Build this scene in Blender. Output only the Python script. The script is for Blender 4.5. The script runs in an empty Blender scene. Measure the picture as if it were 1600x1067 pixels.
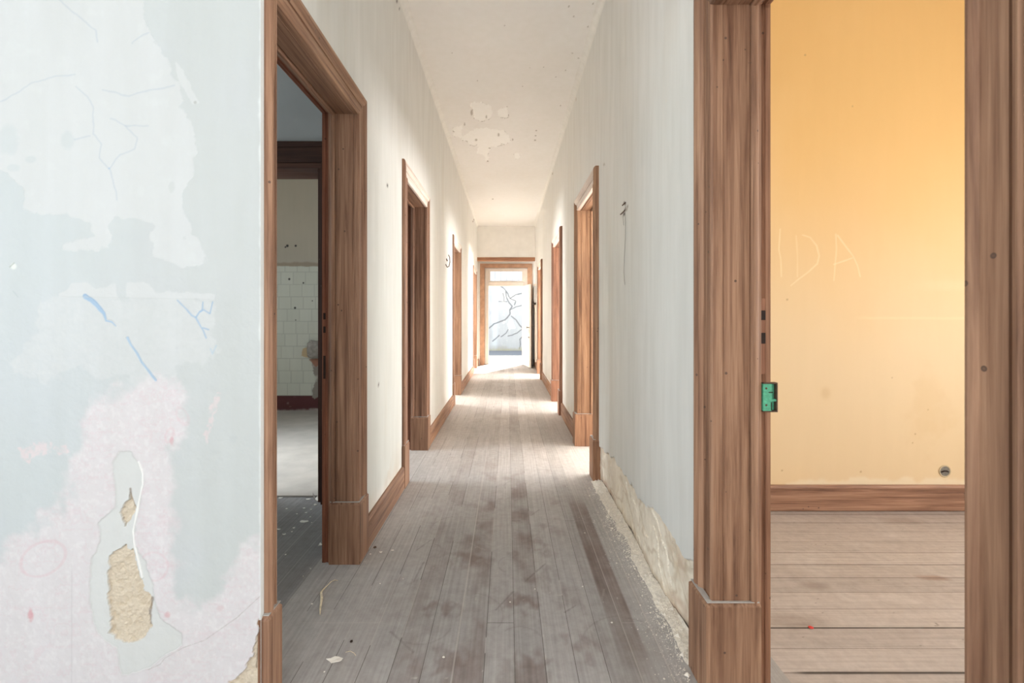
import bpy, bmesh, math, random
import numpy as np

SC = bpy.context.scene
COL = SC.collection
rng = random.Random(7)

# ------------------------------------------------------------------ camera
F = 711.1            # focal length in pixels (1600 wide frame)
CH = 1.3             # camera height
cam_d = bpy.data.cameras.new('camera')
cam = bpy.data.objects.new('camera', cam_d)
COL.objects.link(cam)
cam.location = (0, 0, CH)
cam.rotation_euler = (math.radians(90), 0, 0)
cam_d.sensor_width = 36.0
cam_d.lens = F / 1600 * 36.0
cam_d.shift_x = 7 / 1600
cam_d.shift_y = -38.5 / 1600
cam_d.clip_start = 0.05
cam_d.dof.use_dof = True
cam_d.dof.focus_distance = 3.2
cam_d.dof.aperture_fstop = 6.3
SC.camera = cam

# ------------------------------------------------------------------ view
SC.view_settings.view_transform = 'Standard'
SC.view_settings.look = 'None'
SC.view_settings.gamma = 1.0
SC.view_settings.use_curve_mapping = False
SC.view_settings.exposure = 0.95
try:
    SC.cycles.max_bounces = 16
    SC.cycles.diffuse_bounces = 10
    SC.cycles.glossy_bounces = 4
    SC.cycles.use_denoising = True
    SC.cycles.sample_clamp_indirect = 8.0
except Exception:
    pass

# ------------------------------------------------------------------ light
W = bpy.data.worlds.new('sky')
SC.world = W
W.use_nodes = True
W.node_tree.nodes['Background'].inputs[0].default_value = (0.80, 0.90, 1.0, 1)
W.node_tree.nodes['Background'].inputs[1].default_value = 1.1

sun_d = bpy.data.lights.new('sun', 'SUN')
sun_d.energy = 17.0
sun_d.angle = math.radians(0.6)
sun_d.color = (1.0, 0.95, 0.87)
sun = bpy.data.objects.new('sun', sun_d)
COL.objects.link(sun)
from mathutils import Vector
_el = math.radians(44)
_dir = Vector((-0.43 * math.cos(_el), -0.90 * math.cos(_el), -math.sin(_el)))
sun.rotation_euler = _dir.to_track_quat('-Z', 'Y').to_euler()
sun.location = (4, 20, 8)


def window_light(name, loc, direction, w, h, power, color):
    d = bpy.data.lights.new(name, 'AREA')
    d.shape = 'RECTANGLE'
    d.size = w
    d.size_y = h
    d.energy = power
    d.color = color
    o = bpy.data.objects.new(name, d)
    COL.objects.link(o)
    o.location = loc
    o.rotation_euler = Vector(direction).to_track_quat('-Z', 'Z').to_euler()
    return o


SKYC = (0.86, 0.94, 1.0)
DAYC = (1.0, 0.985, 0.96)
WARM = (1.0, 0.98, 0.96)
window_light('daylight_hall_side', (-4.05, -1.0, 1.75), (1, 0.25, 0.0), 2.2, 1.9, 27, (0.93, 0.97, 1.0))
window_light('daylight_hall_back', (-0.75, -3.35, 1.8), (0.05, 1, 0.32), 2.6, 2.0, 56, DAYC)
window_light('daylight_yellow', (4.42, 0.9, 1.6), (-1, 0, 0), 1.7, 1.8, 50, DAYC)
window_light('fill_left_near', (-4.05, 2.45, 1.75), (1, 0, 0.1), 0.7, 1.2, 9, SKYC)  # added fill lamp, no source known here; lifts the wall above the lintel
window_light('daylight_kitchen', (-4.05, 3.95, 1.85), (1, 0, -0.85), 0.8, 1.1, 12, SKYC).data.spread = math.radians(70)
window_light('daylight_kitchen_sky', (-4.05, 3.95, 1.85), (1, 0.3, 0.1), 0.8, 1.1, 9, SKYC)
window_light('daylight_right_middle', (4.42, 4.15, 1.65), (-1, 0, 0), 1.1, 1.6, 122, WARM)
window_light('daylight_right_far', (4.42, 6.5, 1.65), (-1, 0, 0), 1.1, 1.6, 155, WARM)
window_light('daylight_right_end', (4.42, 9.9, 1.65), (-1, 0, 0), 1.2, 1.6, 380, WARM)
window_light('daylight_left_far', (-4.05, 8.6, 1.65), (1, 0, 0), 1.6, 1.6, 240, DAYC)

# ------------------------------------------------------------------ dimensions
XL, XR = -0.80, 0.725      # corridor wall faces
HC = 3.69                  # ceiling height
YF = 1.475                  # face of the peeling wall beside the first door
HEAD = 2.37                # door head
WT = 0.176                  # wall thickness
XOL, XOR = -4.2, 4.6       # outer walls
YB, YE = -3.5, 12.35       # back of the hall, entrance wall


# ------------------------------------------------------------------ numpy noise and masks
def _hash(ix, iy, seed):
    h = (ix.astype(np.int64) * 374761393 + iy.astype(np.int64) * 668265263 + seed * 974634777) & 0xFFFFFFFF
    h = ((h ^ (h >> 13)) * 1274126177) & 0xFFFFFFFF
    h = h ^ (h >> 16)
    return (h & 0xFFFF).astype(np.float32) / 65535.0


def vnoise(x, y, seed=0):
    ix = np.floor(x); iy = np.floor(y)
    fx = x - ix; fy = y - iy
    fx = fx * fx * (3 - 2 * fx); fy = fy * fy * (3 - 2 * fy)
    a = _hash(ix, iy, seed); b = _hash(ix + 1, iy, seed)
    c = _hash(ix, iy + 1, seed); d = _hash(ix + 1, iy + 1, seed)
    return (a * (1 - fx) + b * fx) * (1 - fy) + (c * (1 - fx) + d * fx) * fy


def fbm(x, y, seed=0, octv=4):
    s = 0; a = 0.5; t = 0
    for i in range(octv):
        s = s + a * vnoise(x * 2 ** i, y * 2 ** i, seed + i * 17)
        t += a; a *= 0.5
    return s / t * 2 - 1          # -1..1


def sst(a, b, x):
    t = np.clip((x - a) / (b - a), 0, 1)
    return t * t * (3 - 2 * t)


def poly_sd(px, py, poly):
    """signed distance, positive inside"""
    P = np.array(poly, float)
    d2 = np.full(px.shape, 1e18)
    inside = np.zeros(px.shape, bool)
    n = len(P)
    for i in range(n):
        ax, ay = P[i]; bx, by = P[(i + 1) % n]
        ex, ey = bx - ax, by - ay
        L = ex * ex + ey * ey + 1e-12
        t = np.clip(((px - ax) * ex + (py - ay) * ey) / L, 0, 1)
        d2 = np.minimum(d2, (px - ax - t * ex) ** 2 + (py - ay - t * ey) ** 2)
        c = ((ay > py) != (by > py))
        with np.errstate(divide='ignore', invalid='ignore'):
            xi = ax + (py - ay) / (by - ay if by != ay else 1e-9) * ex
        inside ^= c & (px < xi)
    d = np.sqrt(d2)
    return np.where(inside, d, -d)


def line_d(px, py, pts):
    d2 = np.full(px.shape, 1e18)
    for i in range(len(pts) - 1):
        ax, ay = pts[i]; bx, by = pts[i + 1]
        ex, ey = bx - ax, by - ay
        L = ex * ex + ey * ey + 1e-12
        t = np.clip(((px - ax) * ex + (py - ay) * ey) / L, 0, 1)
        d2 = np.minimum(d2, (px - ax - t * ex) ** 2 + (py - ay - t * ey) ** 2)
    return np.sqrt(d2)


def lin(rgb):
    c = np.array(rgb, float) / 255.0
    return np.where(c <= 0.04045, c / 12.92, ((c + 0.055) / 1.055) ** 2.4)


def L4(rgb):
    return tuple(lin(rgb)) + (1.0,)


def mixc(C, m, rgb):
    m = m[..., None]
    return C * (1 - m) + lin(rgb) * m


# ------------------------------------------------------------------ materials
def nmat(name):
    m = bpy.data.materials.new(name)
    m.use_nodes = True
    nt = m.node_tree
    return m, nt, nt.nodes['Principled BSDF']


def N(nt, kind, **kw):
    n = nt.nodes.new(kind)
    for k, v in kw.items():
        setattr(n, k, v)
    return n


def ramp(nt, stops):
    r = nt.nodes.new('ShaderNodeValToRGB')
    e = r.color_ramp.elements
    e[0].position = stops[0][0]; e[0].color = stops[0][1]
    e[1].position = stops[-1][0]; e[1].color = stops[-1][1]
    for p, c in stops[1:-1]:
        k = e.new(p); k.color = c
    return r


def mixnode(nt, mode, fac, a, b):
    n = nt.nodes.new('ShaderNodeMix')
    n.data_type = 'RGBA'; n.blend_type = mode
    for sock, v in ((n.inputs[0], fac), (n.inputs[6], a), (n.inputs[7], b)):
        if hasattr(v, 'is_linked') or isinstance(v, bpy.types.NodeSocket):
            nt.links.new(v, sock)
        else:
            sock.default_value = v
    return n.outputs[2]


def m_flat(name, rgb, rough=0.7, var=0.06, scale=14, bump=0.15, metallic=0.0, bscale=60):
    m, nt, b = nmat(name)
    tc = N(nt, 'ShaderNodeTexCoord')
    no = N(nt, 'ShaderNodeTexNoise'); no.inputs['Scale'].default_value = scale; no.inputs['Detail'].default_value = 6
    nt.links.new(tc.outputs['Object'], no.inputs['Vector'])
    c = lin(rgb)
    r = ramp(nt, [(0.3, tuple(c * (1 - var)) + (1,)), (0.7, tuple(np.minimum(c * (1 + var), 1)) + (1,))])
    nt.links.new(no.outputs[0], r.inputs[0])
    nt.links.new(r.outputs[0], b.inputs['Base Color'])
    b.inputs['Roughness'].default_value = rough
    b.inputs['Metallic'].default_value = metallic
    n2 = N(nt, 'ShaderNodeTexNoise'); n2.inputs['Scale'].default_value = bscale; n2.inputs['Detail'].default_value = 4
    nt.links.new(tc.outputs['Object'], n2.inputs['Vector'])
    bp = N(nt, 'ShaderNodeBump'); bp.inputs['Strength'].default_value = bump; bp.inputs['Distance'].default_value = 0.004
    nt.links.new(n2.outputs[0], bp.inputs['Height'])
    nt.links.new(bp.outputs[0], b.inputs['Normal'])
    return m


def m_paint(name, rough=0.62, bump=0.12, bscale=35, streak=0.03):
    """painted plaster: colour from the stain layer of the mesh plus fine noise"""
    m, nt, b = nmat(name)
    at = N(nt, 'ShaderNodeVertexColor'); at.layer_name = 'Col'
    tc = N(nt, 'ShaderNodeTexCoord')
    mp = N(nt, 'ShaderNodeMapping'); mp.inputs['Scale'].default_value = (9, 9, 1.2)
    nt.links.new(tc.outputs['Object'], mp.inputs['Vector'])
    no = N(nt, 'ShaderNodeTexNoise'); no.inputs['Scale'].default_value = 1.6; no.inputs['Detail'].default_value = 7
    nt.links.new(mp.outputs[0], no.inputs['Vector'])
    g0, g1 = 1 - 2.0 * streak, 1 + 1.0 * streak
    r = ramp(nt, [(0.3, (g0, g0, g0 * 0.99, 1)), (0.7, (g1, g1, g1, 1))])
    nt.links.new(no.outputs[0], r.inputs[0])
    out = mixnode(nt, 'MULTIPLY', 1.0, at.outputs[0], r.outputs[0])
    nt.links.new(out, b.inputs['Base Color'])
    b.inputs['Roughness'].default_value = rough
    n2 = N(nt, 'ShaderNodeTexNoise'); n2.inputs['Scale'].default_value = bscale; n2.inputs['Detail'].default_value = 5
    nt.links.new(tc.outputs['Object'], n2.inputs['Vector'])
    bp = N(nt, 'ShaderNodeBump'); bp.inputs['Strength'].default_value = bump; bp.inputs['Distance'].default_value = 0.004
    nt.links.new(n2.outputs[0], bp.inputs['Height'])
    nt.links.new(bp.outputs[0], b.inputs['Normal'])
    return m


def m_wood(name, axis, dark=(72, 49, 38), mid=(136, 104, 84), light=(188, 156, 131), rough=0.55, grain=1.0):
    """varnished worn wood; axis is the grain direction; the object colour tints it"""
    m, nt, b = nmat(name)
    tc = N(nt, 'ShaderNodeTexCoord')
    geo = N(nt, 'ShaderNodeNewGeometry')
    sc = [26.0, 26.0, 26.0]; sc['XYZ'.index(axis)] = 0.9
    mp = N(nt, 'ShaderNodeMapping'); mp.inputs['Scale'].default_value = sc
    nt.links.new(geo.outputs['Position'], mp.inputs['Vector'])
    wv = N(nt, 'ShaderNodeTexNoise'); wv.inputs['Scale'].default_value = 1.5; wv.inputs['Detail'].default_value = 9
    wv.inputs['Roughness'].default_value = 0.66; wv.inputs['Distortion'].default_value = 0.35
    nt.links.new(mp.outputs[0], wv.inputs['Vector'])
    r = ramp(nt, [(0.22, L4(dark)), (0.42, L4(mid)), (0.56, L4(tuple((np.array(mid) + np.array(light)) / 2))), (0.80, L4(light))])
    nt.links.new(wv.outputs[0], r.inputs[0])
    # fine pores
    sc2 = [140.0, 140.0, 140.0]; sc2['XYZ'.index(axis)] = 3.0
    mp2 = N(nt, 'ShaderNodeMapping'); mp2.inputs['Scale'].default_value = sc2
    nt.links.new(geo.outputs['Position'], mp2.inputs['Vector'])
    po = N(nt, 'ShaderNodeTexNoise'); po.inputs['Scale'].default_value = 1.0; po.inputs['Detail'].default_value = 3
    nt.links.new(mp2.outputs[0], po.inputs['Vector'])
    rp = ramp(nt, [(0.32, (0.70, 0.66, 0.64, 1)), (0.5, (1, 1, 1, 1))])
    nt.links.new(po.outputs[0], rp.inputs[0])
    c1 = mixnode(nt, 'MULTIPLY', 0.7 * grain, r.outputs[0], rp.outputs[0])
    # worn and dusty blotches
    sc3 = [6.0, 6.0, 6.0]; sc3['XYZ'.index(axis)] = 1.5
    mp3 = N(nt, 'ShaderNodeMapping'); mp3.inputs['Scale'].default_value = sc3
    nt.links.new(geo.outputs['Position'], mp3.inputs['Vector'])
    bl = N(nt, 'ShaderNodeTexNoise'); bl.inputs['Scale'].default_value = 1.3; bl.inputs['Detail'].default_value = 6
    nt.links.new(mp3.outputs[0], bl.inputs['Vector'])
    rb = ramp(nt, [(0.30, (0.80, 0.76, 0.74, 1)), (0.62, (1.06, 1.04, 1.02, 1))])
    nt.links.new(bl.outputs[0], rb.inputs[0])
    c2 = mixnode(nt, 'MULTIPLY', 1.0, c1, rb.outputs[0])
    # nail heads and chips: sparse specks
    sp = N(nt, 'ShaderNodeTexVoronoi'); sp.inputs['Scale'].default_value = 15
    nt.links.new(geo.outputs['Position'], sp.inputs['Vector'])
    rs = ramp(nt, [(0.0, (1, 1, 1, 1)), (0.06, (1, 1, 1, 1)), (0.075, (0, 0, 0, 1))])
    rs.color_ramp.elements[0].color = (0.6, 0.6, 0.6, 1)
    nt.links.new(sp.outputs['Distance'], rs.inputs[0])
    c3 = mixnode(nt, 'MIX', rs.outputs[0], c2, (0.10, 0.065, 0.05, 1))
    oi = N(nt, 'ShaderNodeObjectInfo')
    c4 = mixnode(nt, 'MULTIPLY', 1.0, c3, oi.outputs['Color'])
    nt.links.new(c4, b.inputs['Base Color'])
    rr = ramp(nt, [(0.3, (rough - 0.12,) * 3 + (1,)), (0.7, (rough + 0.2,) * 3 + (1,))])
    nt.links.new(bl.outputs[0], rr.inputs[0])
    nt.links.new(rr.outputs[0], b.inputs['Roughness'])
    b.inputs['Specular IOR Level'].default_value = 0.35
    bp = N(nt, 'ShaderNodeBump'); bp.inputs['Strength'].default_value = 0.25; bp.inputs['Distance'].default_value = 0.003
    nt.links.new(wv.outputs[0], bp.inputs['Height'])
    nt.links.new(bp.outputs[0], b.inputs['Normal'])
    return m


def m_planks(name, axis, width, phase, gap, joint, seam_dark=0.38, rough=0.62):
    """floor boards; axis = direction the boards run; colour from the stain layer"""
    m, nt, b = nmat(name)
    at = N(nt, 'ShaderNodeVertexColor'); at.layer_name = 'Col'
    geo = N(nt, 'ShaderNodeNewGeometry')
    sx = N(nt, 'ShaderNodeSeparateXYZ'); nt.links.new(geo.outputs['Position'], sx.inputs[0])
    across = sx.outputs[0] if axis == 'Y' else sx.outputs[1]
    along = sx.outputs[1] if axis == 'Y' else sx.outputs[0]

    def M(op, a, b_=None, c_=None):
        n = N(nt, 'ShaderNodeMath', operation=op)
        for i, v in enumerate((a, b_, c_)):
            if v is None: continue
            if isinstance(v, (int, float)): n.inputs[i].default_value = v
            else: nt.links.new(v, n.inputs[i])
        return n.outputs[0]
    u = M('DIVIDE', M('SUBTRACT', across, phase), width)
    idx = M('FLOOR', u)
    fr = M('SUBTRACT', u, idx)
    edge = M('MULTIPLY', M('MINIMUM', fr, M('SUBTRACT', 1.0, fr)), width)       # metres from the seam
    wn = N(nt, 'ShaderNodeTexWhiteNoise', noise_dimensions='1D'); nt.links.new(idx, wn.inputs['W'])
    # seam width differs from seam to seam
    idr = M('FLOOR', M('ADD', u, 0.5))
    wn2 = N(nt, 'ShaderNodeTexWhiteNoise', noise_dimensions='1D'); nt.links.new(M('ADD', idr, 37.3), wn2.inputs['W'])
    gw = M('MULTIPLY_ADD', M('POWER', wn2.outputs['Value'], 2.0), gap * 1.3, gap * 0.55)
    seam = M('LESS_THAN', edge, gw)
    # some seams hold pale dust near the viewer, others are open and dark
    nz = N(nt, 'ShaderNodeTexNoise'); nz.inputs['Scale'].default_value = 1.3; nz.inputs['Detail'].default_value = 3
    nt.links.new(geo.outputs['Position'], nz.inputs['Vector'])
    pale = M('GREATER_THAN', M('ADD', M('MULTIPLY', wn2.outputs['Value'], 0.35), nz.outputs[0]), 0.62 if axis == 'Y' else 2.0)
    # end joints
    L = joint
    v = M('DIVIDE', M('ADD', along, M('MULTIPLY', M('FLOOR', M('MULTIPLY', wn.outputs['Value'], 3.0)), L * 0.333)), L)
    vf = M('SUBTRACT', v, M('FLOOR', v))
    jd = M('MULTIPLY', M('MINIMUM', vf, M('SUBTRACT', 1.0, vf)), L)
    jn = M('LESS_THAN', jd, gap * 0.8)
    line = M('MAXIMUM', seam, jn)
    # grain
    sc = [90.0, 90.0, 90.0]; sc['XYZ'.index(axis)] = 2.0
    mp = N(nt, 'ShaderNodeMapping'); mp.inputs['Scale'].default_value = sc
    nt.links.new(geo.outputs['Position'], mp.inputs['Vector'])
    gn = N(nt, 'ShaderNodeTexNoise'); gn.inputs['Scale'].default_value = 1.0; gn.inputs['Detail'].default_value = 6
    nt.links.new(mp.outputs[0], gn.inputs['Vector'])
    rg = ramp(nt, [(0.3, (0.86, 0.85, 0.84, 1)), (0.7, (1.08, 1.08, 1.08, 1))])
    nt.links.new(gn.outputs[0], rg.inputs[0])
    rt = ramp(nt, [(0.0, (0.90, 0.89, 0.885, 1)), (1.0, (1.06, 1.055, 1.05, 1))])
    nt.links.new(wn.outputs['Value'], rt.inputs[0])
    c = mixnode(nt, 'MULTIPLY', 1.0, at.outputs[0], rg.outputs[0])
    c = mixnode(nt, 'MULTIPLY', 1.0, c, rt.outputs[0])
    fn = N(nt, 'ShaderNodeTexNoise'); fn.inputs['Scale'].default_value = 22; fn.inputs['Detail'].default_value = 9; fn.inputs['Roughness'].default_value = 0.7
    nt.links.new(geo.outputs['Position'], fn.inputs['Vector'])
    rf = ramp(nt, [(0.34, (0.89, 0.875, 0.87, 1)), (0.66, (1.07, 1.07, 1.07, 1))])
    nt.links.new(fn.outputs[0], rf.inputs[0])
    c = mixnode(nt, 'MULTIPLY', 1.0, c, rf.outputs[0])
    dk = mixnode(nt, 'MULTIPLY', 1.0, c, (seam_dark, seam_dark * 0.94, seam_dark * 0.9, 1))
    pl = mixnode(nt, 'MIX', 0.35, c, L4((196, 188, 182)))
    sc_ = mixnode(nt, 'MIX', pale, dk, pl)
    c = mixnode(nt, 'MIX', line, c, sc_)
    nt.links.new(c, b.inputs['Base Color'])
    rr = ramp(nt, [(0.3, (rough - 0.1,) * 3 + (1,)), (0.7, (rough + 0.12,) * 3 + (1,))])
    n4 = N(nt, 'ShaderNodeTexNoise'); n4.inputs['Scale'].default_value = 5; n4.inputs['Detail'].default_value = 6
    nt.links.new(geo.outputs['Position'], n4.inputs['Vector'])
    nt.links.new(n4.outputs[0], rr.inputs[0])
    nt.links.new(rr.outputs[0], b.inputs['Roughness'])
    b.inputs['Specular IOR Level'].default_value = 0.4
    hgt = M('ADD', M('MULTIPLY', line, -1.0), M('MULTIPLY', gn.outputs[0], 0.25))
    bp = N(nt, 'ShaderNodeBump'); bp.inputs['Strength'].default_value = 0.35; bp.inputs['Distance'].default_value = 0.003
    nt.links.new(hgt, bp.inputs['Height'])
    nt.links.new(bp.outputs[0], b.inputs['Normal'])
    return m


M_PAINT = m_paint('wall_paint')
M_YELLOW = m_paint('yellow_paint', streak=0.006, bump=0.06)
M_PEEL = m_paint('peeling_paint', bump=0.16, bscale=26, streak=0.015)
M_CEIL = m_paint('ceiling_paint', bump=0.10, bscale=12, streak=0.01)
M_PLAIN = m_flat('plain_plaster', (236, 234, 229), 0.75, 0.04, 5, 0.1)
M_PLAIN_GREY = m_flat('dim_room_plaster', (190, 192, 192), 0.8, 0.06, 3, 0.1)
M_FLOOR = m_planks('corridor_floor_boards', 'Y', 0.114, -0.087, 0.0019, 2.9)
M_YFLOOR = m_planks('room_floor_boards', 'X', 0.121, 1.662, 0.0018, 9.7)
WZ = m_wood('worn_wood_vertical', 'Z')
WY = m_wood('worn_wood_lengthwise', 'Y')
WX = m_wood('worn_wood_crosswise', 'X')
WPALE = m_wood('pale_wood', 'Y', (200, 180, 166), (228, 214, 203), (243, 236, 229))  # much paler than the other wood, for head casings
WDK = m_wood('dark_wood', 'X', (45, 28, 24), (66, 42, 34), (92, 62, 50))
WDKZ = m_wood('dark_wood_vertical', 'Z', (45, 28, 24), (66, 42, 34), (92, 62, 50))
M_DUST = m_flat('grey_dust', (176, 172, 168), 0.95, 0.1, 40, 0.3)
M_WHITEWOOD = m_flat('white_painted_wood', (226, 216, 204), 0.5, 0.05, 9, 0.1)
M_STONE = m_flat('brown_stone', (186, 146, 118), 0.8, 0.16, 10, 0.3)
M_GREEN = m_flat('green_paint', (92, 182, 146), 0.55, 0.22, 90, 0.4, bscale=150)
M_IRON = m_flat('rusty_iron', (96, 76, 64), 0.6, 0.25, 60, 0.4, 0.3)
M_DARK = m_flat('dark_cavity', (48, 34, 28), 0.9, 0.2, 30, 0.2)
M_STEEL = m_flat('dull_metal', (150, 146, 140), 0.4, 0.1, 30, 0.1, 0.7)
M_GREY = m_flat('grey_paint', (206, 204, 200), 0.6, 0.06, 8, 0.1)
M_WIRE = m_flat('wire_grey', (138, 136, 132), 0.6, 0.1, 30, 0.1)
M_FLAKE = m_flat('white_paint_flake', (236, 232, 224), 0.7, 0.05, 40, 0.2)
M_STRAW = m_flat('dry_straw', (222, 210, 184), 0.8, 0.18, 60, 0.3)
M_RUBBLE = m_flat('plaster_rubble', (230, 225, 216), 0.95, 0.15, 60, 0.4)
M_CONC = m_flat('concrete_floor', (172, 166, 158), 0.9, 0.10, 5, 0.35, bscale=30)
M_PAVE = m_flat('pale_pavement', (176, 173, 168), 0.85, 0.05, 3, 0.1)
M_ROAD = m_flat('asphalt', (112, 116, 124), 0.9, 0.08, 30, 0.2)
M_MORTAR = m_flat('grey_mortar', (148, 142, 134), 0.95, 0.22, 22, 0.8, bscale=30)
M_SOCKET = m_flat('socket_grey', (128, 122, 112), 0.8, 0.2, 60, 0.5)
M_RIM = m_flat('chipped_rim', (206, 186, 152), 0.9, 0.1, 60, 0.4)
M_RED = m_flat('red_plastic', (214, 62, 56), 0.6, 0.05, 30, 0.1)
M_GLASS, _nt, _b = nmat('window_glass')
_b.inputs['Base Color'].default_value = (0.97, 0.99, 1.0, 1)
_b.inputs['Roughness'].default_value = 0.0
_b.inputs['Transmission Weight'].default_value = 1.0
_b.inputs['IOR'].default_value = 1.02


# ------------------------------------------------------------------ mesh helpers
def mk(name, verts, faces, mat, parent=None, org=(0, 0, 0), cols=None, smooth=False, bevel=0.0, kind=None, tint=None):
    me = bpy.data.meshes.new(name)
    if isinstance(verts, np.ndarray):
        V = verts - np.array(org)
        me.from_pydata(V.tolist(), [], faces.tolist() if isinstance(faces, np.ndarray) else faces)
    else:
        me.from_pydata([(v[0] - org[0], v[1] - org[1], v[2] - org[2]) for v in verts], [], faces)
    me.materials.append(mat)
    if cols is not None:
        at = me.color_attributes.new('Col', 'FLOAT_COLOR', 'POINT')
        arr = np.ones((len(cols), 4), np.float32); arr[:, :3] = cols
        at.data.foreach_set('color', arr.ravel())
    me.validate()
    if cols is None:
        bm = bmesh.new(); bm.from_mesh(me)
        bmesh.ops.recalc_face_normals(bm, faces=bm.faces[:]); bm.to_mesh(me); bm.free()
    if smooth:
        me.polygons.foreach_set('use_smooth', [True] * len(me.polygons))
    me.update()
    o = bpy.data.objects.new(name, me)
    COL.objects.link(o)
    if parent is not None:
        o.parent = parent
    else:
        o.location = org
    if bevel:
        bv = o.modifiers.new('edge', 'BEVEL'); bv.width = bevel; bv.segments = 2; bv.limit_method = 'ANGLE'
    if kind: o['kind'] = kind
    if tint: o.color = tuple(tint) + (1,)
    return o


class MB:
    """collects shapes for one mesh"""
    def __init__(s): s.v = []; s.f = []

    def box(s, x0, x1, y0, y1, z0, z1):
        b = len(s.v)
        s.v += [(x, y, z) for z in (z0, z1) for y in (y0, y1) for x in (x0, x1)]
        s.f += [[b + i for i in q] for q in ((0, 2, 3, 1), (4, 5, 7, 6), (0, 1, 5, 4), (2, 6, 7, 3), (0, 4, 6, 2), (1, 3, 7, 5))]
        return s

    def prism(s, ring0, ring1):
        b = len(s.v); n = len(ring0)
        s.v += list(ring0) + list(ring1)
        s.f += [[b + i, b + (i + 1) % n, b + n + (i + 1) % n, b + n + i] for i in range(n)]
        s.f += [[b + i for i in range(n)][::-1], [b + n + i for i in range(n)]]
        return s

    def tube(s, pts, r, k=6):
        P = [Vector(p) for p in pts]
        rr = r if isinstance(r, (list, tuple)) else [r] * len(P)
        b = len(s.v)
        up = Vector((0.13, 0.31, 0.94)).normalized()
        for i, p in enumerate(P):
            d = (P[min(i + 1, len(P) - 1)] - P[max(i - 1, 0)]).normalized()
            a = d.cross(up)
            if a.length < 1e-3: a = d.cross(Vector((1, 0, 0)))
            a.normalize(); c = d.cross(a)
            for j in range(k):
                t = 2 * math.pi * j / k
                s.v.append(tuple(p + (a * math.cos(t) + c * math.sin(t)) * rr[i]))
        for i in range(len(P) - 1):
            for j in range(k):
                s.f.append([b + i * k + j, b + i * k + (j + 1) % k, b + (i + 1) * k + (j + 1) % k, b + (i + 1) * k + j])
        s.f.append([b + j for j in range(k)][::-1])
        s.f.append([b + (len(P) - 1) * k + j for j in range(k)])
        return s

    def lathe(s, c, axis, prof, k=20):
        """prof: list of (radius, distance along axis)"""
        a = Vector(axis).normalized()
        u = a.orthogonal().normalized(); w = a.cross(u)
        b = len(s.v); c = Vector(c)
        for r, h in prof:
            for j in range(k):
                t = 2 * math.pi * j / k
                s.v.append(tuple(c + a * h + (u * math.cos(t) + w * math.sin(t)) * r))
        for i in range(len(prof) - 1):
            for j in range(k):
                s.f.append([b + i * k + j, b + i * k + (j + 1) % k, b + (i + 1) * k + (j + 1) % k, b + (i + 1) * k + j])
        s.f.append([b + j for j in range(k)][::-1])
        s.f.append([b + (len(prof) - 1) * k + j for j in range(k)])
        return s

    def build(s, name, mat, parent=None, org=(0, 0, 0), **kw):
        return mk(name, s.v, s.f, mat, parent, org, **kw)


def empty(name, loc, label=None, cat=None, group=None, kind=None):
    o = bpy.data.objects.new(name, None)
    COL.objects.link(o)
    o.location = loc
    o.empty_display_size = 0.1
    tag(o, label, cat, group, kind)
    return o


def tag(o, label=None, cat=None, group=None, kind=None):
    if label: o['label'] = label
    if cat: o['category'] = cat
    if group: o['group'] = group
    if kind: o['kind'] = kind
    return o


def arr(*segs):
    """non-uniform coordinates: (start, end, step) runs"""
    out = []
    for a, b, st in segs:
        n = max(1, int(round((b - a) / st)))
        out += list(np.linspace(a, b, n + 1)[:-1])
    out.append(segs[-1][1])
    return np.array(out)


class Grid:
    """painted surfaces: several grids gathered into one mesh"""
    def __init__(s): s.V = []; s.Fc = []; s.C = []; s.n = 0

    def add(s, us, vs, pos, colf, dispf=None, flip=False):
        U, Vv = np.meshgrid(us, vs)
        d = dispf(U, Vv) if dispf is not None else 0 * U
        P = pos(U, Vv, d)
        C = colf(U, Vv)
        nu, nv = len(us), len(vs)
        i = (np.arange(nv - 1)[:, None] * nu + np.arange(nu - 1)[None, :]).ravel() + s.n
        q = np.stack([i, i + 1, i + nu + 1, i + nu], 1)
        if flip: q = q[:, ::-1]
        s.V.append(np.stack(P, -1).reshape(-1, 3)); s.C.append(C.reshape(-1, 3)); s.Fc.append(q)
        s.n += nu * nv

    def box(s, x0, x1, y0, y1, z0, z1, rgb, skip=()):
        b = MB().box(x0, x1, y0, y1, z0, z1)
        fs = [f for k, f in zip(('z0', 'z1', 'y0', 'y1', 'x0', 'x1'), b.f) if k not in skip]
        s.V.append(np.array(b.v)); s.Fc.append(np.array(fs) + s.n); s.C.append(np.tile(lin(rgb), (8, 1))); s.n += 8

    def build(s, name, mat, **kw):
        return mk(name, np.concatenate(s.V), np.concatenate(s.Fc), mat, cols=np.concatenate(s.C), **kw)


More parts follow.
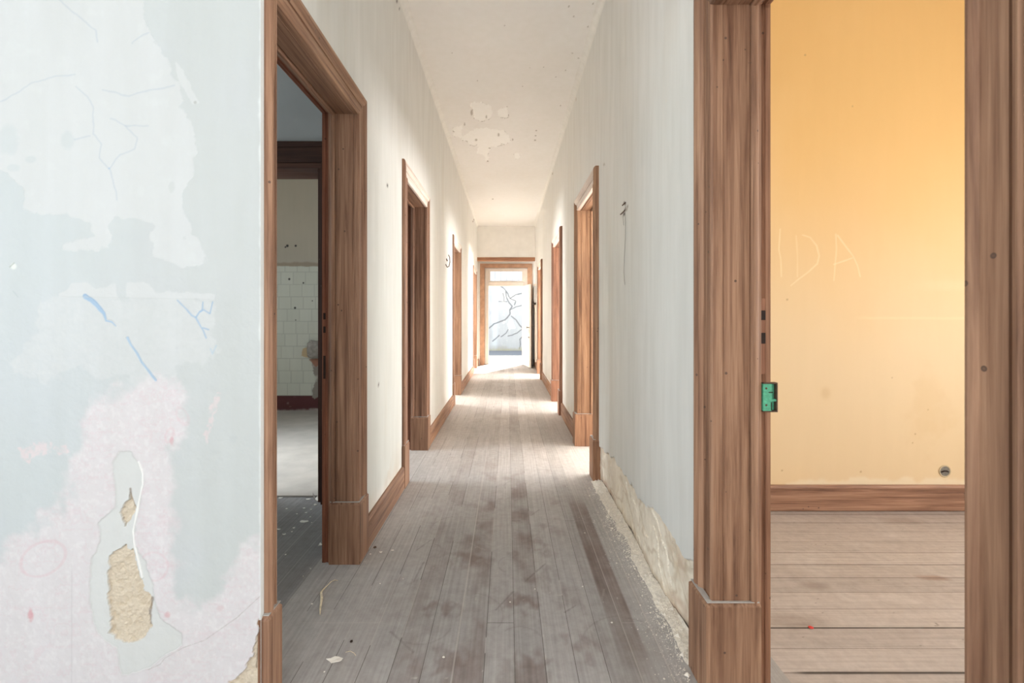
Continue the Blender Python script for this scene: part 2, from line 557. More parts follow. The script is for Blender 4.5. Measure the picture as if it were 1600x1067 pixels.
# ------------------------------------------------------------------ floor of corridor, hall and first left room
def floor_col(X, Y):
    n1 = fbm(X * 3.1, Y * 2.0, 1, 5); n2 = fbm(X * 9, Y * 6, 5, 4); n3 = fbm(X * 26, Y * 14, 9, 3)
    C = np.broadcast_to(lin((182, 180, 180)), X.shape + (3,)).copy()
    pl = np.floor((X + 0.087) / 0.114)
    ph = _hash(pl, pl * 0 + 3, 11)
    # walked bare, reddish wood showing through the dust along the middle
    mid = np.exp(-((X - 0.02) / 0.46) ** 2)
    bare = sst(0.02, 0.75, n1 * 0.9 + n2 * 0.7 + 0.16 * mid + (ph - 0.5) * 0.7) * (0.30 + 0.7 * mid)
    C = mixc(C, np.clip(bare, 0, 1) * 0.8, (142, 128, 125))
    C = mixc(C, sst(0.25, 0.8, n2 + n3 * 0.6) * 0.45, (126, 117, 115))
    # pale dust heaped along both walls
    dust = sst(0.25, 0.72, np.abs(X + 0.05) + n1 * 0.16 + n2 * 0.08)
    C = mixc(C, dust * 0.62, (192, 191, 190))
    C = mixc(C, sst(0.1, 0.7, n3 + n2 * 0.5) * 0.25, (192, 188, 185))
    # boards further down paler: the brighter light there painted into the colour
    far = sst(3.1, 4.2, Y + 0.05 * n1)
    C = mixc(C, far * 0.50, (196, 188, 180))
    # one board near the right wall swept bare
    st = sst(0.006, 0.0, np.abs(X - 0.485) - 0.052) * sst(3.35, 3.0, Y) * sst(1.6, 2.1, Y + 0.3 * n1)
    C = mixc(C, np.clip(st, 0, 1) * (0.62 + 0.3 * n2), (122, 100, 92))
    # round scuffs and drag marks
    for cx, cy, rx, ry, a in ((0.06, 2.07, 0.115, 0.10, 0.5), (-0.30, 2.02, 0.11, 0.07, 0.45), (-0.22, 2.45, 0.14, 0.10, 0.4), (0.09, 1.72, 0.09, 0.07, 0.45), (-0.26, 1.72, 0.16, 0.09, 0.4), (0.3, 1.78, 0.1, 0.12, 0.35), (0.16, 2.6, 0.1, 0.1, 0.3)):
        r = np.sqrt(((X - cx) / rx) ** 2 + ((Y - cy) / ry) ** 2) + 0.9 * n2 + 0.4 * n3
        C = mixc(C, sst(1.1, 0.75, r) * sst(-0.35, 0.35, n3 + n2) * a * 1.1, (126, 104, 98))
    for k in range(9):
        cx, cy, r0 = rng.uniform(-0.5, 0.5), rng.uniform(1.7, 3.6), rng.uniform(0.08, 0.2)
        a0 = rng.uniform(0, 6.28)
        rr = np.sqrt((X - cx) ** 2 + (Y - cy) ** 2); an = np.arctan2(Y - cy, X - cx)
        arc = sst(0.006, 0.001, np.abs(rr - r0 + 0.012 * n2)) * (np.cos(an - a0) > 0.55)
        C = mixc(C, arc * 0.22, (118, 106, 102))
    for k in range(14):
        x0, y0 = rng.uniform(-0.55, 0.55), rng.uniform(1.6, 3.0)
        a0 = rng.uniform(-0.9, 0.9); ln = rng.uniform(0.05, 0.2)
        dl = line_d(X, Y, [(x0, y0), (x0 + ln * math.sin(a0), y0 + ln * math.cos(a0))])
        C = mixc(C, sst(0.006, 0.002, dl + 0.003 * n3) * 0.35, (98, 86, 84) if k % 2 else (186, 182, 178))
    # tiny white specks of paint
    h = vnoise(X * 55, Y * 55, 77)
    C = mixc(C, sst(0.968, 0.985, h) * 0.6, (214, 210, 204))
    # boards in the room to the left are darker and greyer
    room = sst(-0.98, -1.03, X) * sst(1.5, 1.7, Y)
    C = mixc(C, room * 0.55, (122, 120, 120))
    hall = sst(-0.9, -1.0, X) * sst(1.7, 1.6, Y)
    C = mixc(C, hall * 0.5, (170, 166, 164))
    return C * (0.82 + 0.10 * far[..., None])  # near boards kept darker than far ones, same painted light


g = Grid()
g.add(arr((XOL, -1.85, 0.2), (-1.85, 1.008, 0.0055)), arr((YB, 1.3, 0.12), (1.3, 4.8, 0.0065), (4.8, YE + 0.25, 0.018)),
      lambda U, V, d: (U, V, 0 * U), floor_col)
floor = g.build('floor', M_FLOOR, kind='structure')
tag(floor, 'worn dusty grey-brown floor boards running down the corridor')

# ------------------------------------------------------------------ ceiling
CE_POLY = [[(735, 160), (752, 158), (770, 168), (768, 182), (756, 190), (742, 186)], [(778, 172), (792, 168), (798, 185), (780, 185)],
           [(720, 215), (745, 200), (790, 204), (800, 222), (770, 230), (735, 226)], [(745, 222), (770, 225), (762, 245), (745, 240)],
           [(755, 240), (770, 245), (760, 252)], [(804, 240), (812, 240), (812, 247), (806, 247)], [(708, 200), (722, 196), (724, 214), (712, 214)]]


def ceil_px(X, Y):
    Y = np.maximum(Y, 0.3)
    return 793 + X * F / Y, 495 - (HC - CH) * F / Y


def ceil_mask(X, Y):
    px, py = ceil_px(X, Y)
    n = fbm(px * 0.2, py * 0.2, 31, 5)
    m = np.zeros_like(X)
    for p in CE_POLY:
        m = np.maximum(m, sst(-0.6, 0.6, poly_sd(px, py, p) + 4.0 * n))
    return m


def ceil_col(X, Y):
    n1 = fbm(X * 2, Y * 1.3, 41, 4)
    C = np.broadcast_to(lin((243, 241, 238)), X.shape + (3,)).copy()
    C = mixc(C, sst(-0.3, 0.6, n1) * 0.45, (236, 232, 226))
    m = ceil_mask(X, Y)
    C = mixc(C, m * 0.9, (252, 251, 248))
    px, py = ceil_px(X, Y)
    edge = sst(0.1, 0.5, m) * sst(0.9, 0.5, m) * sst(-0.1, 0.3, fbm(px * 0.2, py * 0.2, 58, 3))
    C = mixc(C, edge * 0.9, (150, 140, 128))
    for cx, cy, a, b_ in ((737, 176, 2, 5), (760, 183, 1.2, 3), (779, 211, 1.6, 3), (744, 219, 2, 2), (726, 194, 1, 3), (838, 204, 1.4, 1.2), (837, 212, 1.4, 1.2), (836, 219, 1.6, 1.4), (765, 232, 2, 1.1), (770, 311, 1.3, 1), (762, 252, 1.5, 1.2), (801, 218, 1, 2), (889, 10, 1.2, 2), (897, 26, 1, 2), (919, 42, 1, 2), (894, 83, 1, 1.2), (904, 91, 1, 1.4), (850, 105, 0.8, 1.2), (828, 106, 0.8, 1.2), (746, 126, 0.8, 1), (884, 110, 1, 1), (788, 40, 0.9, 1.2), (868, 120, 0.8, 1.2), (876, 165, 0.9, 1.4), (817, 135, 0.8, 1), (706, 83, 0.8, 1), (927, 6, 1, 2)):
        C = mixc(C, sst(1.2, 0.6, np.sqrt(((px - cx) / a) ** 2 + ((py - cy) / b_) ** 2)) * 0.7, (160, 150, 138))
    return C


def ceil_disp(X, Y):
    return ceil_mask(X, Y) * 0.004 - 0.0015 * fbm(X * 4, Y * 3, 3, 3)


g = Grid()
g.add(arr((XL, XR, 0.009)), arr((YB, 2.8, 0.02), (2.8, 7.2, 0.0085), (7.2, YE, 0.03)), lambda U, V, d: (U, V, HC + d), ceil_col, ceil_disp, flip=True)
for x0, x1 in ((XOL, XL), (XR, XOR)):
    g.add(arr((x0, x1, 0.5)), arr((YB, YE, 0.5)), lambda U, V, d: (U, V, HC + 0 * U), lambda U, V: np.broadcast_to(lin((226, 222, 214)), U.shape + (3,)).copy(), flip=True)
ceiling = g.build('ceiling', M_CEIL, kind='structure')
tag(ceiling, 'high cream plaster ceiling with a patch of peeling paint')

# rounded joint between corridor walls and ceiling
for nm, xw, s in (('trim_1', XL, 1), ('trim_2', XR, -1)):
    R = 0.05
    vs, fs = [], []
    ys = [YF if s == 1 else YB, YE - 0.37]
    K = 7
    for y in ys:
        for k in range(K):
            t = math.pi / 2 * k / (K - 1)
            vs.append((xw + s * (R - R * math.sin(t)), y, HC - R + R * math.cos(t)) if False else (xw + s * R * (1 - math.cos(t)), y, HC - R * (1 - math.sin(t))))
    for k in range(K - 1):
        fs.append([k, k + 1, K + k + 1, K + k])
    cols = np.tile(lin((238, 236, 231)), (len(vs), 1))
    o = mk(nm, np.array(vs), fs, M_PAINT, cols=cols, smooth=True, kind='structure')

# ------------------------------------------------------------------ doors: openings
LD = [(1.55, 2.40), (3.58, 4.44), (6.74, 7.58), (10.66, 11.50)]
RD = [(0.70, 1.56), (3.74, 4.58), (6.14, 7.00), (9.54, 10.40)]


# corridor wall colours ------------------------------------------------
def wall_spots(px, py, C, spots):
    for cx, cy, r, rgb in spots:
        C = mixc(C, sst(1.3, 0.7, np.sqrt((px - cx) ** 2 + (py - cy) ** 2) / r), rgb)
    return C


def corr_px(xw, Y, Z):
    Y = np.maximum(Y, 0.4)
    return 793 + xw * F / Y, 495 - (Z - CH) * F / Y


def wall_base(Y, Z, seed):
    n1 = fbm(Y * 1.1, Z * 0.8, seed, 5); n2 = fbm(Y * 5, Z * 0.7, seed + 3, 4); n3 = fbm(Y * 7, Z * 6, seed + 6, 4)
    C = np.broadcast_to(lin((228, 227, 223)), Y.shape + (3,)).copy()
    cool = sst(3.0, 1.2, Z + 0.5 * n1) * sst(6.5, 2.5, Y + 0.6 * n1)
    C = mixc(C, cool * 0.8, (217, 221, 217))
    C = mixc(C, sst(0.15, 0.8, n2) * 0.30, (206, 199, 185))          # run-down streaks
    C = mixc(C, sst(0.30, 0.8, n3 + n1 * 0.5) * 0.22, (236, 234, 228))
    # rubbed, grimy zone at hand height further down
    gr = np.exp(-((Z - 1.05) / 0.45) ** 2) * sst(3.6, 5.0, Y) * sst(0.05, 0.6, n1 + 0.5 * n3)
    C = mixc(C, gr * 0.45, (206, 190, 172))
    low = sst(0.40, 0.17, Z + 0.10 * n1)
    C = mixc(C, low * sst(-0.2, 0.5, n3) * 0.45, (206, 194, 176))
    C = mixc(C, sst(0.24, 0.17, Z + 0.05 * n3) * 0.35, (238, 234, 226))
    return C


def left_col(Y, Z):
    C = wall_base(Y, Z, 101)
    px, py = corr_px(XL, Y, Z)
    C = wall_spots(px, py, C, ((605, 290, 1.6, (70, 62, 56)), (591, 600, 1.5, (90, 82, 76)), (624, 14, 1.3, (80, 72, 66)), (620, 2, 1.5, (90, 80, 74)), (741, 343, 1.3, (140, 125, 110)), (739, 346, 1, (150, 135, 120))))
    return C


def right_recess(Y, Z):
    """how far the plaster has fallen off at the foot of the right wall"""
    n = fbm(Y * 4.5, Z * 4, 211, 5); n2 = fbm(Y * 14, Z * 12, 214, 4)
    topz = 0.335 - 0.02 * (Y - 1.7) + 0.07 * n + 0.03 * n2 - 0.05 * sst(3.2, 3.6, Y)
    return sst(-0.006, 0.008, topz - Z) * sst(3.66, 3.55, Y + 0.03 * n2)


def right_col(Y, Z):
    C = wall_base(Y, Z, 301)
    n = fbm(Y * 9, Z * 6, 218, 5); n2 = fbm(Y * 3, Z * 3, 219, 4)
    near = sst(4.2, 2.2, Y) * sst(2.6, 0.9, Z + 0.3 * n2)
    C = mixc(C, near * 0.6, (224, 227, 227))
    # grey smears low on the near wall
    C = mixc(C, sst(0.25, 0.75, n2 + 0.4 * n) * sst(0.9, 0.3, Z) * sst(4.0, 2.5, Y) * 0.35, (166, 166, 166))
    m = right_recess(Y, Z)
    ex = np.broadcast_to(lin((243, 236, 222)), Y.shape + (3,)).copy()
    ex = mixc(ex, sst(0.0, 0.6, n) * 0.6, (224, 211, 188))
    ex = mixc(ex, sst(0.05, 0.01, Z + 0.02 * n) * 0.6, (158, 138, 112))
    ex = mixc(ex, sst(0.1, 0.6, n2) * sst(2.4, 3.0, Y) * 0.35, (178, 162, 146))
    r1 = np.abs(fbm(Y * 3.2 - Z * 2.0, Z * 5.0, 241, 4)); n4 = fbm(Y * 30, Z * 26, 231, 3)
    ex = mixc(ex, sst(0.10, 0.0, r1 + 0.05 * n4) * 0.45, (186, 166, 138))
    ex = mixc(ex, sst(0.1, 0.5, n4 + 0.4 * n) * 0.35, (206, 190, 166))
    ex = mixc(ex, sst(0.25, 0.5, fbm(Y * 2.6 + 4, Z * 4, 244, 4)) * 0.6, (196, 168, 146))
    ex = mixc(ex, sst(0.9, 0.5, m) * 0.8, (176, 150, 112))
    C = C * (1 - m[..., None]) + ex * m[..., None]
    C = mixc(C, sst(0.016, 0.006, Z + 0.004 * n4) * sst(3.7, 3.6, Y) * 0.85, (78, 62, 50))
    px, py = corr_px(XR, Y, Z)
    C = wall_spots(px, py, C, ((900, 155, 1.0, (190, 178, 160)), (944, 257, 1.6, (180, 172, 160)), (1041, 157, 1.4, (225, 222, 214)), (976, 318, 2.0, (96, 88, 80)), (980, 322, 1.6, (150, 142, 134)), (975, 334, 2.0, (84, 74, 66)), (978, 327, 2.4, (176, 168, 158)), (863, 271, 1.2, (160, 148, 132))))
    return C


def right_disp(Y, Z):
    m = right_recess(Y, Z)
    n = fbm(Y * 7, Z * 5, 218, 5); n2 = fbm(Y * 30, Z * 26, 231, 3)
    step = np.floor((fbm(Y * 3.2 - Z * 2.0, Z * 2.5, 233, 3) + 1) * 3) / 3
    return m * (0.008 + 0.013 * step + 0.016 * n + 0.004 * n2)


def corridor_wall(name, xw, side, y0, doors, colf, dispf, label):
    """side -1: left wall, +1: right wall. front grid + body behind it"""
    g = Grid()
    cuts = []
    y = y0
    for a, b in doors:
        cuts.append((y, a - 0.02, 0.0, HC)); cuts.append((a - 0.02, b + 0.02, HEAD + 0.02, HC)); y = b + 0.02
    cuts.append((y, YE, 0.0, HC))
    for a, b, z0, z1 in cuts:
        mid = (a + b) / 2
        st = 0.012 if mid < 3.7 else (0.018 if mid < 8 else 0.03)
        zz = arr((z0, z1, 0.02)) if z0 > 1 or mid > 8 else arr((0, 0.5, st * 0.7), (0.5, z1, 0.02))
        use_d = dispf if (dispf is not None and z0 < 1 and 1.5 < a < 3) else None
        if use_d is not None:
            ys = arr((a, b, 0.006)); zz = arr((0, 0.55, 0.005), (0.55, z1, 0.014))
        else:
            ys = arr((a, b, st))
        g.add(ys, zz, lambda U, V, d: (xw + side * d, U, V), colf, use_d, flip=(side > 0))
        bx = (xw + side * 0.045, xw + side * WT)
        g.box(min(bx), max(bx), a, b, z0, z1, (206, 206, 202))
        # close the edges between the face and the body
        fx = (xw + side * 0.0, xw + side * 0.046)
        for yy in (a, b):
            g.add(np.array(fx), np.array([z0, z1]), lambda U, V, d, yy=yy: (U, 0 * U + yy, V), lambda U, V: np.broadcast_to(lin((206, 206, 202)), U.shape + (3,)).copy())
        if z0 > 1:
            g.add(np.array(fx), np.array([a, b]), lambda U, V, d: (U, V, 0 * U + z0), lambda U, V: np.broadcast_to(lin((206, 206, 202)), U.shape + (3,)).copy())
    o = g.build(name, M_PAINT, kind='structure')
    tag(o, label)
    return o


corridor_wall('wall_left', XL, -1, YF + 0.02, LD, left_col, None, 'off-white left corridor wall with smudges and four doorways')
corridor_wall('wall_right', XR, 1, YB, RD, right_col, right_disp, 'pale right corridor wall with plaster crumbled off along its foot')


# ------------------------------------------------------------------ the peeling wall facing the camera
S0 = F / YF


def fr_px(X, Z):
    return 793 + X * S0, 495 - (Z - CH) * S0


PA = [(-60, -70), (30, -104), (120, -122), (180, -100), (212, -60), (216, -10), (232, 40), (255, 85), (272, 118), (285, 160), (298, 200), (306, 235), (300, 278), (284, 303), (290, 335), (302, 362), (316, 378), (323, 400), (321, 416), (290, 418), (250, 404), (236, 396), (240, 352), (215, 345), (180, 340), (170, 352), (172, 390), (100, 389), (108, 380), (150, 370), (138, 350), (110, 338), (80, 333), (34, 325), (40, 298), (10, 272), (-40, 250), (-96, 236), (-150, 170), (-128, 60), (-100, -10)]
PB = [(58, 466), (190, 463), (330, 466), (334, 482), (330, 520), (338, 548), (322, 562), (276, 574), (255, 600), (225, 612), (195, 590), (160, 592), (120, 572), (95, 594), (40, 590), (18, 568), (34, 536), (55, 515)]
PB2 = [(92, 459), (118, 442), (134, 441), (150, 449), (180, 444), (183, 462), (195, 462), (197, 442), (224, 440), (244, 457), (300, 455), (336, 460), (335, 470), (92, 464)]
PC = [(250, 588), (292, 622), (282, 664), (272, 700), (271, 800), (268, 880), (282, 930), (312, 948), (340, 930), (372, 880), (384, 850), (420, 826), (430, 1160), (-160, 1160), (-176, 1060), (-130, 980), (-90, 905), (-10, 876), (50, 828), (105, 775), (116, 720), (136, 650), (176, 612), (215, 600)]
PD = [(186, 707), (206, 705), (218, 726), (223, 752), (216, 800), (208, 846), (228, 880), (240, 925), (250, 965), (284, 990), (286, 1008), (258, 1022), (232, 1046), (190, 1056), (182, 1012), (152, 990), (140, 944), (141, 884), (154, 848), (153, 818), (180, 792), (176, 724)]
E1 = [(203, 767), (206, 782), (212, 792), (206, 808), (195, 822), (186, 802), (193, 786), (201, 780)]
E2 = [(171, 868), (184, 858), (196, 852), (207, 862), (217, 896), (224, 924), (237, 934), (233, 958), (236, 976), (220, 1000), (200, 1007), (186, 1000), (168, 990), (173, 966), (168, 944), (167, 910)]
E3 = [(406, 968), (411, 972), (430, 1000), (430, 1160), (340, 1160), (358, 1064), (384, 1050), (396, 1016)]
BLUE1 = [(133, 463), (141, 468), (150, 476), (162, 490), (165, 501), (174, 503), (180, 509)]
BLUE2 = [(199, 528), (204, 538), (214, 552), (221, 566), (231, 578), (243, 594)]
BLUE3 = [[(277, 469), (290, 482), (300, 493), (306, 496), (313, 509), (318, 517), (322, 528)], [(306, 496), (312, 487), (316, 484), (317, 472)], [(313, 487), (318, 484), (328, 490), (332, 472)], [(317, 512), (326, 515)]]
CRA = [[(88, -5), (112, 18), (128, 28), (150, 47), (152, 65)], [(-60, 185), (0, 158), (50, 130), (90, 118), (118, 116)], [(120, 134), (136, 150), (146, 170), (145, 208), (158, 224), (154, 246), (170, 263), (188, 242), (210, 232), (214, 214), (196, 196), (172, 186)], [(170, 263), (176, 285), (182, 312)], [(160, 142), (200, 149), (240, 140), (272, 133)], [(205, 68), (232, 50)], [(116, 218), (140, 212)], [(196, 196), (232, 198)]]


def soft(px, py, poly, amp, w, seed, fr=0.05):
    n = fbm(px * fr, py * fr, seed, 5)
    return sst(-w, w, poly_sd(px, py, poly) + amp * n)


def fr_fields(X, Z):
    px, py = fr_px(X, Z)
    e = np.maximum(np.maximum(soft(px, py, E1, 3, 0.8, 401, 0.16), soft(px, py, E2, 5, 0.8, 402, 0.14)), soft(px, py, E3, 6, 0.8, 403, 0.08))
    return px, py, e


def front_col(X, Z):
    px, py, e = fr_fields(X, Z)
    n1 = fbm(px * 0.008, py * 0.008, 410, 4); n2 = fbm(px * 0.05, py * 0.05, 411, 5); n3 = fbm(px * 0.17, py * 0.17, 412, 4)
    C = np.broadcast_to(lin((196, 202, 204)), X.shape + (3,)).copy()
    C = mixc(C, sst(-0.3, 0.5, n1) * 0.5, (197, 202, 208))
    C = mixc(C, sst(300, 60, px + 40 * n2) * 0.4, (196, 207, 214))  # bluer towards the left: window light painted into the colour
    white = (207, 211, 214)
    # upper patch: old white coat laid bare, with islands of paint left on it
    a = soft(px, py, PA, 9, 1.6, 420, 0.06)
    for cx, cy, rx, ry in ((12, 216, 18, 22), (105, 219, 11, 14), (48, 248, 9, 6), (20, 262, 10, 6), (262, 70, 6, 10), (288, 372, 3, 3), (268, 292, 5, 10)):
        a = a * (1 - 0.75 * sst(1.25, 0.75, np.sqrt(((px - cx) / rx) ** 2 + ((py - cy) / ry) ** 2) + 0.4 * n2))
    chip = soft(px, py, [(274, 94), (284, 108), (298, 132), (310, 160), (302, 163), (288, 142), (277, 120)], 4, 1.0, 423, 0.1)
    C = mixc(C, np.maximum(a, chip) * 0.85, white)
    C = mixc(C, a * sst(0.2, 0.7, n2) * 0.3, (212, 218, 220))
    # faint lower-left band and middle patch
    b = np.maximum(soft(px, py, PB, 14, 3.5, 421, 0.06) * (0.66 + 0.35 * n3), soft(px, py, PB2, 5, 1.2, 422, 0.08))
    gap = sst(7, 3, np.abs(px - 190) - 2 + 3 * n2) * sst(425, 440, py) * sst(470, 462, py)
    C = mixc(C, np.clip(b * (1 - gap), 0, 1) * 0.82, white)
    # pinkish undercoat with scribbled red lines
    c = soft(px, py, PC, 26, 14, 424, 0.05)
    pink = np.broadcast_to(lin((217, 213, 218)), X.shape + (3,)).copy()
    rid = 1 - np.abs(fbm(px * 0.045 + 3 * n2, py * 0.045, 430, 3)) * 6
    pink = mixc(pink, sst(0.2, 1.0, rid) * 0.34, (216, 190, 200))
    rid2 = 1 - np.abs(fbm(px * 0.10 + 1.5 * n2, py * 0.10, 434, 3)) * 6
    pink = mixc(pink, sst(0.35, 1.0, rid2) * sst(-0.1, 0.5, n1 + n2) * 0.26, (212, 182, 192))
    pink = mixc(pink, sst(0.0, 0.5, n3) * 0.28, (236, 236, 238))
    C = C * (1 - c[..., None] * 0.82) + pink * (c[..., None] * 0.82)
    for poly, sd in (([(30, 700), (60, 690), (80, 690), (78, 705), (56, 715), (44, 725), (36, 716)], 440), ([(86, 700), (104, 694), (106, 706), (92, 712)], 441), ([(318, 680), (326, 640), (340, 615), (344, 618), (332, 655), (324, 690)], 442)):
        C = mixc(C, soft(px, py, poly, 6, 2, sd, 0.14) * 0.6 * sst(-0.5, 0.2, n3), (226, 208, 212))
    # red crayon loops
    for cx, cy, rx, ry, rot, am in ((67, 873, 37, 25, -0.45, 0.30), (240, 885, 22, 22, 0.4, 0.24), (265, 680, 6, 11, 0.3, 0.30), (285, 650, 8, 14, -0.5, 0.2)):
        dx, dy = px - cx, py - cy
        u = dx * math.cos(rot) + dy * math.sin(rot); v = -dx * math.sin(rot) + dy * math.cos(rot)
        r = np.sqrt((u / rx) ** 2 + (v / ry) ** 2)
        C = mixc(C, sst(2.6, 0.8, np.abs(r - 1) * min(rx, ry) + 1.2 * n2) * am * 0.6, (214, 150, 166))
    for cx, cy, rx, ry, am in ((48, 962, 4, 9, 0.5), (262, 960, 5, 5, 0.35), (268, 688, 3, 9, 0.3), (345, 950, 6, 5, 0.15)):
        C = mixc(C, sst(1.4, 0.5, np.sqrt(((px - cx) / rx) ** 2 + ((py - cy) / ry) ** 2) + 0.6 * n3) * am, (206, 108, 122))
    # bare skim coat around the holes
    d = soft(px, py, PD, 4, 0.9, 425, 0.07)
    C = mixc(C, d * 0.92, (209, 213, 214))
    rim = sst(3.0, 0.6, np.abs(poly_sd(px, py, PD) + 4 * fbm(px * 0.07, py * 0.07, 425, 5)))
    C = mixc(C, rim * 0.22, (176, 178, 178))
    C = mixc(C, sst(2.2, 0.7, line_d(px, py, [(217, 722), (223, 740), (223, 756), (216, 790), (208, 830), (211, 856), (218, 884), (222, 902)]) + 0.8 * n2) * 0.9, (240, 242, 242))
    # exposed coarse render
    ex = np.broadcast_to(lin((210, 198, 180)), X.shape + (3,)).copy()
    ex = mixc(ex, sst(-0.1, 0.6, n3) * 0.7, (203, 188, 166)); ex = mixc(ex, sst(0.2, 0.6, fbm(px * 0.3, py * 0.3, 450, 3)) * 0.6, (222, 210, 190))
    C = C * (1 - e[..., None]) + ex * e[..., None]
    dk = (sst(3.0, 0.5, line_d(px, py, [(203, 764), (205, 780), (211, 792)])) + sst(4.0, 1.0, line_d(px, py, [(237, 934), (233, 958), (235, 975)]) + 2 * n3) + sst(2, 0.5, line_d(px, py, [(406, 972), (402, 1010), (399, 1045)]) + n3))
    C = mixc(C, np.clip(dk, 0, 1) * 0.7, (120, 100, 80))
    # blue paint in the cracks
    w1 = 3.6 + 1.6 * n2
    C = mixc(C, sst(1.0, -1.0, line_d(px, py, BLUE1) - w1 * sst(515, 465, py) - 0.6) * 0.85, (150, 182, 214))
    C = mixc(C, sst(1.0, -1.0, line_d(px, py, BLUE2) - 1.8 - 1.2 * n2) * 0.8, (156, 186, 214))
    for p in BLUE3:
        C = mixc(C, sst(1.8, 0.6, line_d(px, py, p) + 0.7 * n2) * 0.8, (154, 180, 208))
    C = mixc(C, sst(1.8, 0.6, line_d(px, py, [(329, 545), (332, 553), (338, 540)]) + 0.7 * n2) * 0.5, (170, 196, 216))
    # hairline cracks
    for p in CRA:
        C = mixc(C, sst(2.0, 0.4, line_d(px + 3.0 * n2, py + 3.0 * fbm(py * 0.05, px * 0.05, 461, 4), p)) * 0.45, (176, 188, 202))
    C = mixc(C, sst(2.2, 0.6, np.sqrt((px - 170) ** 2 + (py - 263) ** 2)) * 0.6, (150, 180, 214))
    C = mixc(C, sst(1.0, 0.4, np.abs(px - 112)) * sst(880, 900, py) * 0.5, (196, 194, 200))
    C = mixc(C, sst(1.5, 0.4, np.abs(py - 463 - 0.02 * (px - 90))) * sst(90, 100, px) * sst(334, 328, px) * 0.35, (190, 196, 198))
    C = mixc(C, sst(1.2, 0.4, line_d(px, py, [(232, 1046), (250, 1038), (258, 1028), (286, 1012), (320, 1000), (370, 965), (408, 930)]) + 1.5 * np.abs(n2)) * 0.5, (164, 160, 158))
    C = mixc(C, sst(1.3, 0.5, np.sqrt(((px - 21) / 5) ** 2 + ((py - 416) / 5) ** 2)) * 0.8, (230, 236, 232))
    C = mixc(C, sst(1.6, 0.4, line_d(px, py, [(15, 417), (22, 411)])) * 0.6, (150, 160, 156))
    C = mixc(C, sst(1.4, 0.4, line_d(px, py, [(20, 455), (28, 464)])) * 0.4, (170, 184, 190))
    C = mixc(C, sst(1.0, 0.4, np.sqrt((px - 305) ** 2 + (py - 160) ** 2) / 3.5) * 0.5, (150, 150, 146))
    C = mixc(C, sst(1.0, 0.4, np.sqrt((px - 364) ** 2 + (py - 686) ** 2) / 9) * 0.35, (186, 194, 198))
    # chipped white arris next to the door frame
    C = mixc(C, sst(403, 409, px + 3.0 * n2) * (1 - e) * 0.8, (228, 234, 236))
    chipd = sst(407, 409, px) * sst(0.15, 0.5, fbm(px * 0.05, py * 0.03, 470, 4))
    C = mixc(C, chipd * 0.55, (176, 166, 154))
    return C * 0.86


def front_disp(X, Z):
    px, py, e = fr_fields(X, Z)
    n3 = fbm(px * 0.17, py * 0.17, 412, 4); n4 = fbm(px * 0.05, py * 0.05, 480, 4)
    a = soft(px, py, PA, 9, 1.6, 420, 0.06); d = soft(px, py, PD, 4, 0.9, 425, 0.07)
    lip = sst(3.0, 0.6, line_d(px, py, [(217, 722), (223, 740), (223, 756), (216, 790), (208, 830), (211, 856), (218, 884), (222, 902)]))
    b1 = sst(1.0, -1.0, line_d(px, py, BLUE1) - 3) + sst(1.0, -1.0, line_d(px, py, BLUE2) - 2)
    chipd = sst(406, 410, px) * sst(0.0, 0.5, fbm(px * 0.05, py * 0.03, 470, 4))
    return e * (0.007 + 0.004 * n3) + 0.0007 * a + 0.0012 * d - 0.0022 * lip + 0.0012 * np.clip(b1, 0, 1) + 0.004 * chipd + 0.0012 * n4


g = Grid()
g.add(arr((XOL, -2.05, 0.15), (-2.05, XL, 0.00225)), arr((0, 2.5, 0.00225), (2.5, HC, 0.03)), lambda U, V, d: (U, YF + d, V), front_col, front_disp)
g.box(XOL, XL - 0.01, YF + 0.03, YF + 0.068, 0, HC, (214, 218, 218), skip=())
g.add(np.array([YF, YF + 0.031]), arr((0, HC, 0.05)), lambda U, V, d: (XL + 0 * U, U, V), lambda U, V: np.broadcast_to(lin((226, 230, 230)), U.shape + (3,)).copy())
o = g.build('wall_front', M_PEEL, kind='structure')
tag(o, 'pale blue-grey wall with peeling paint, blue cracks and bare plaster holes')


# ------------------------------------------------------------------ yellow room
YY = 3.06
SY = F / YY


def yel_px(X, Z):
    return 793 + X * SY, 495 - (Z - CH) * SY


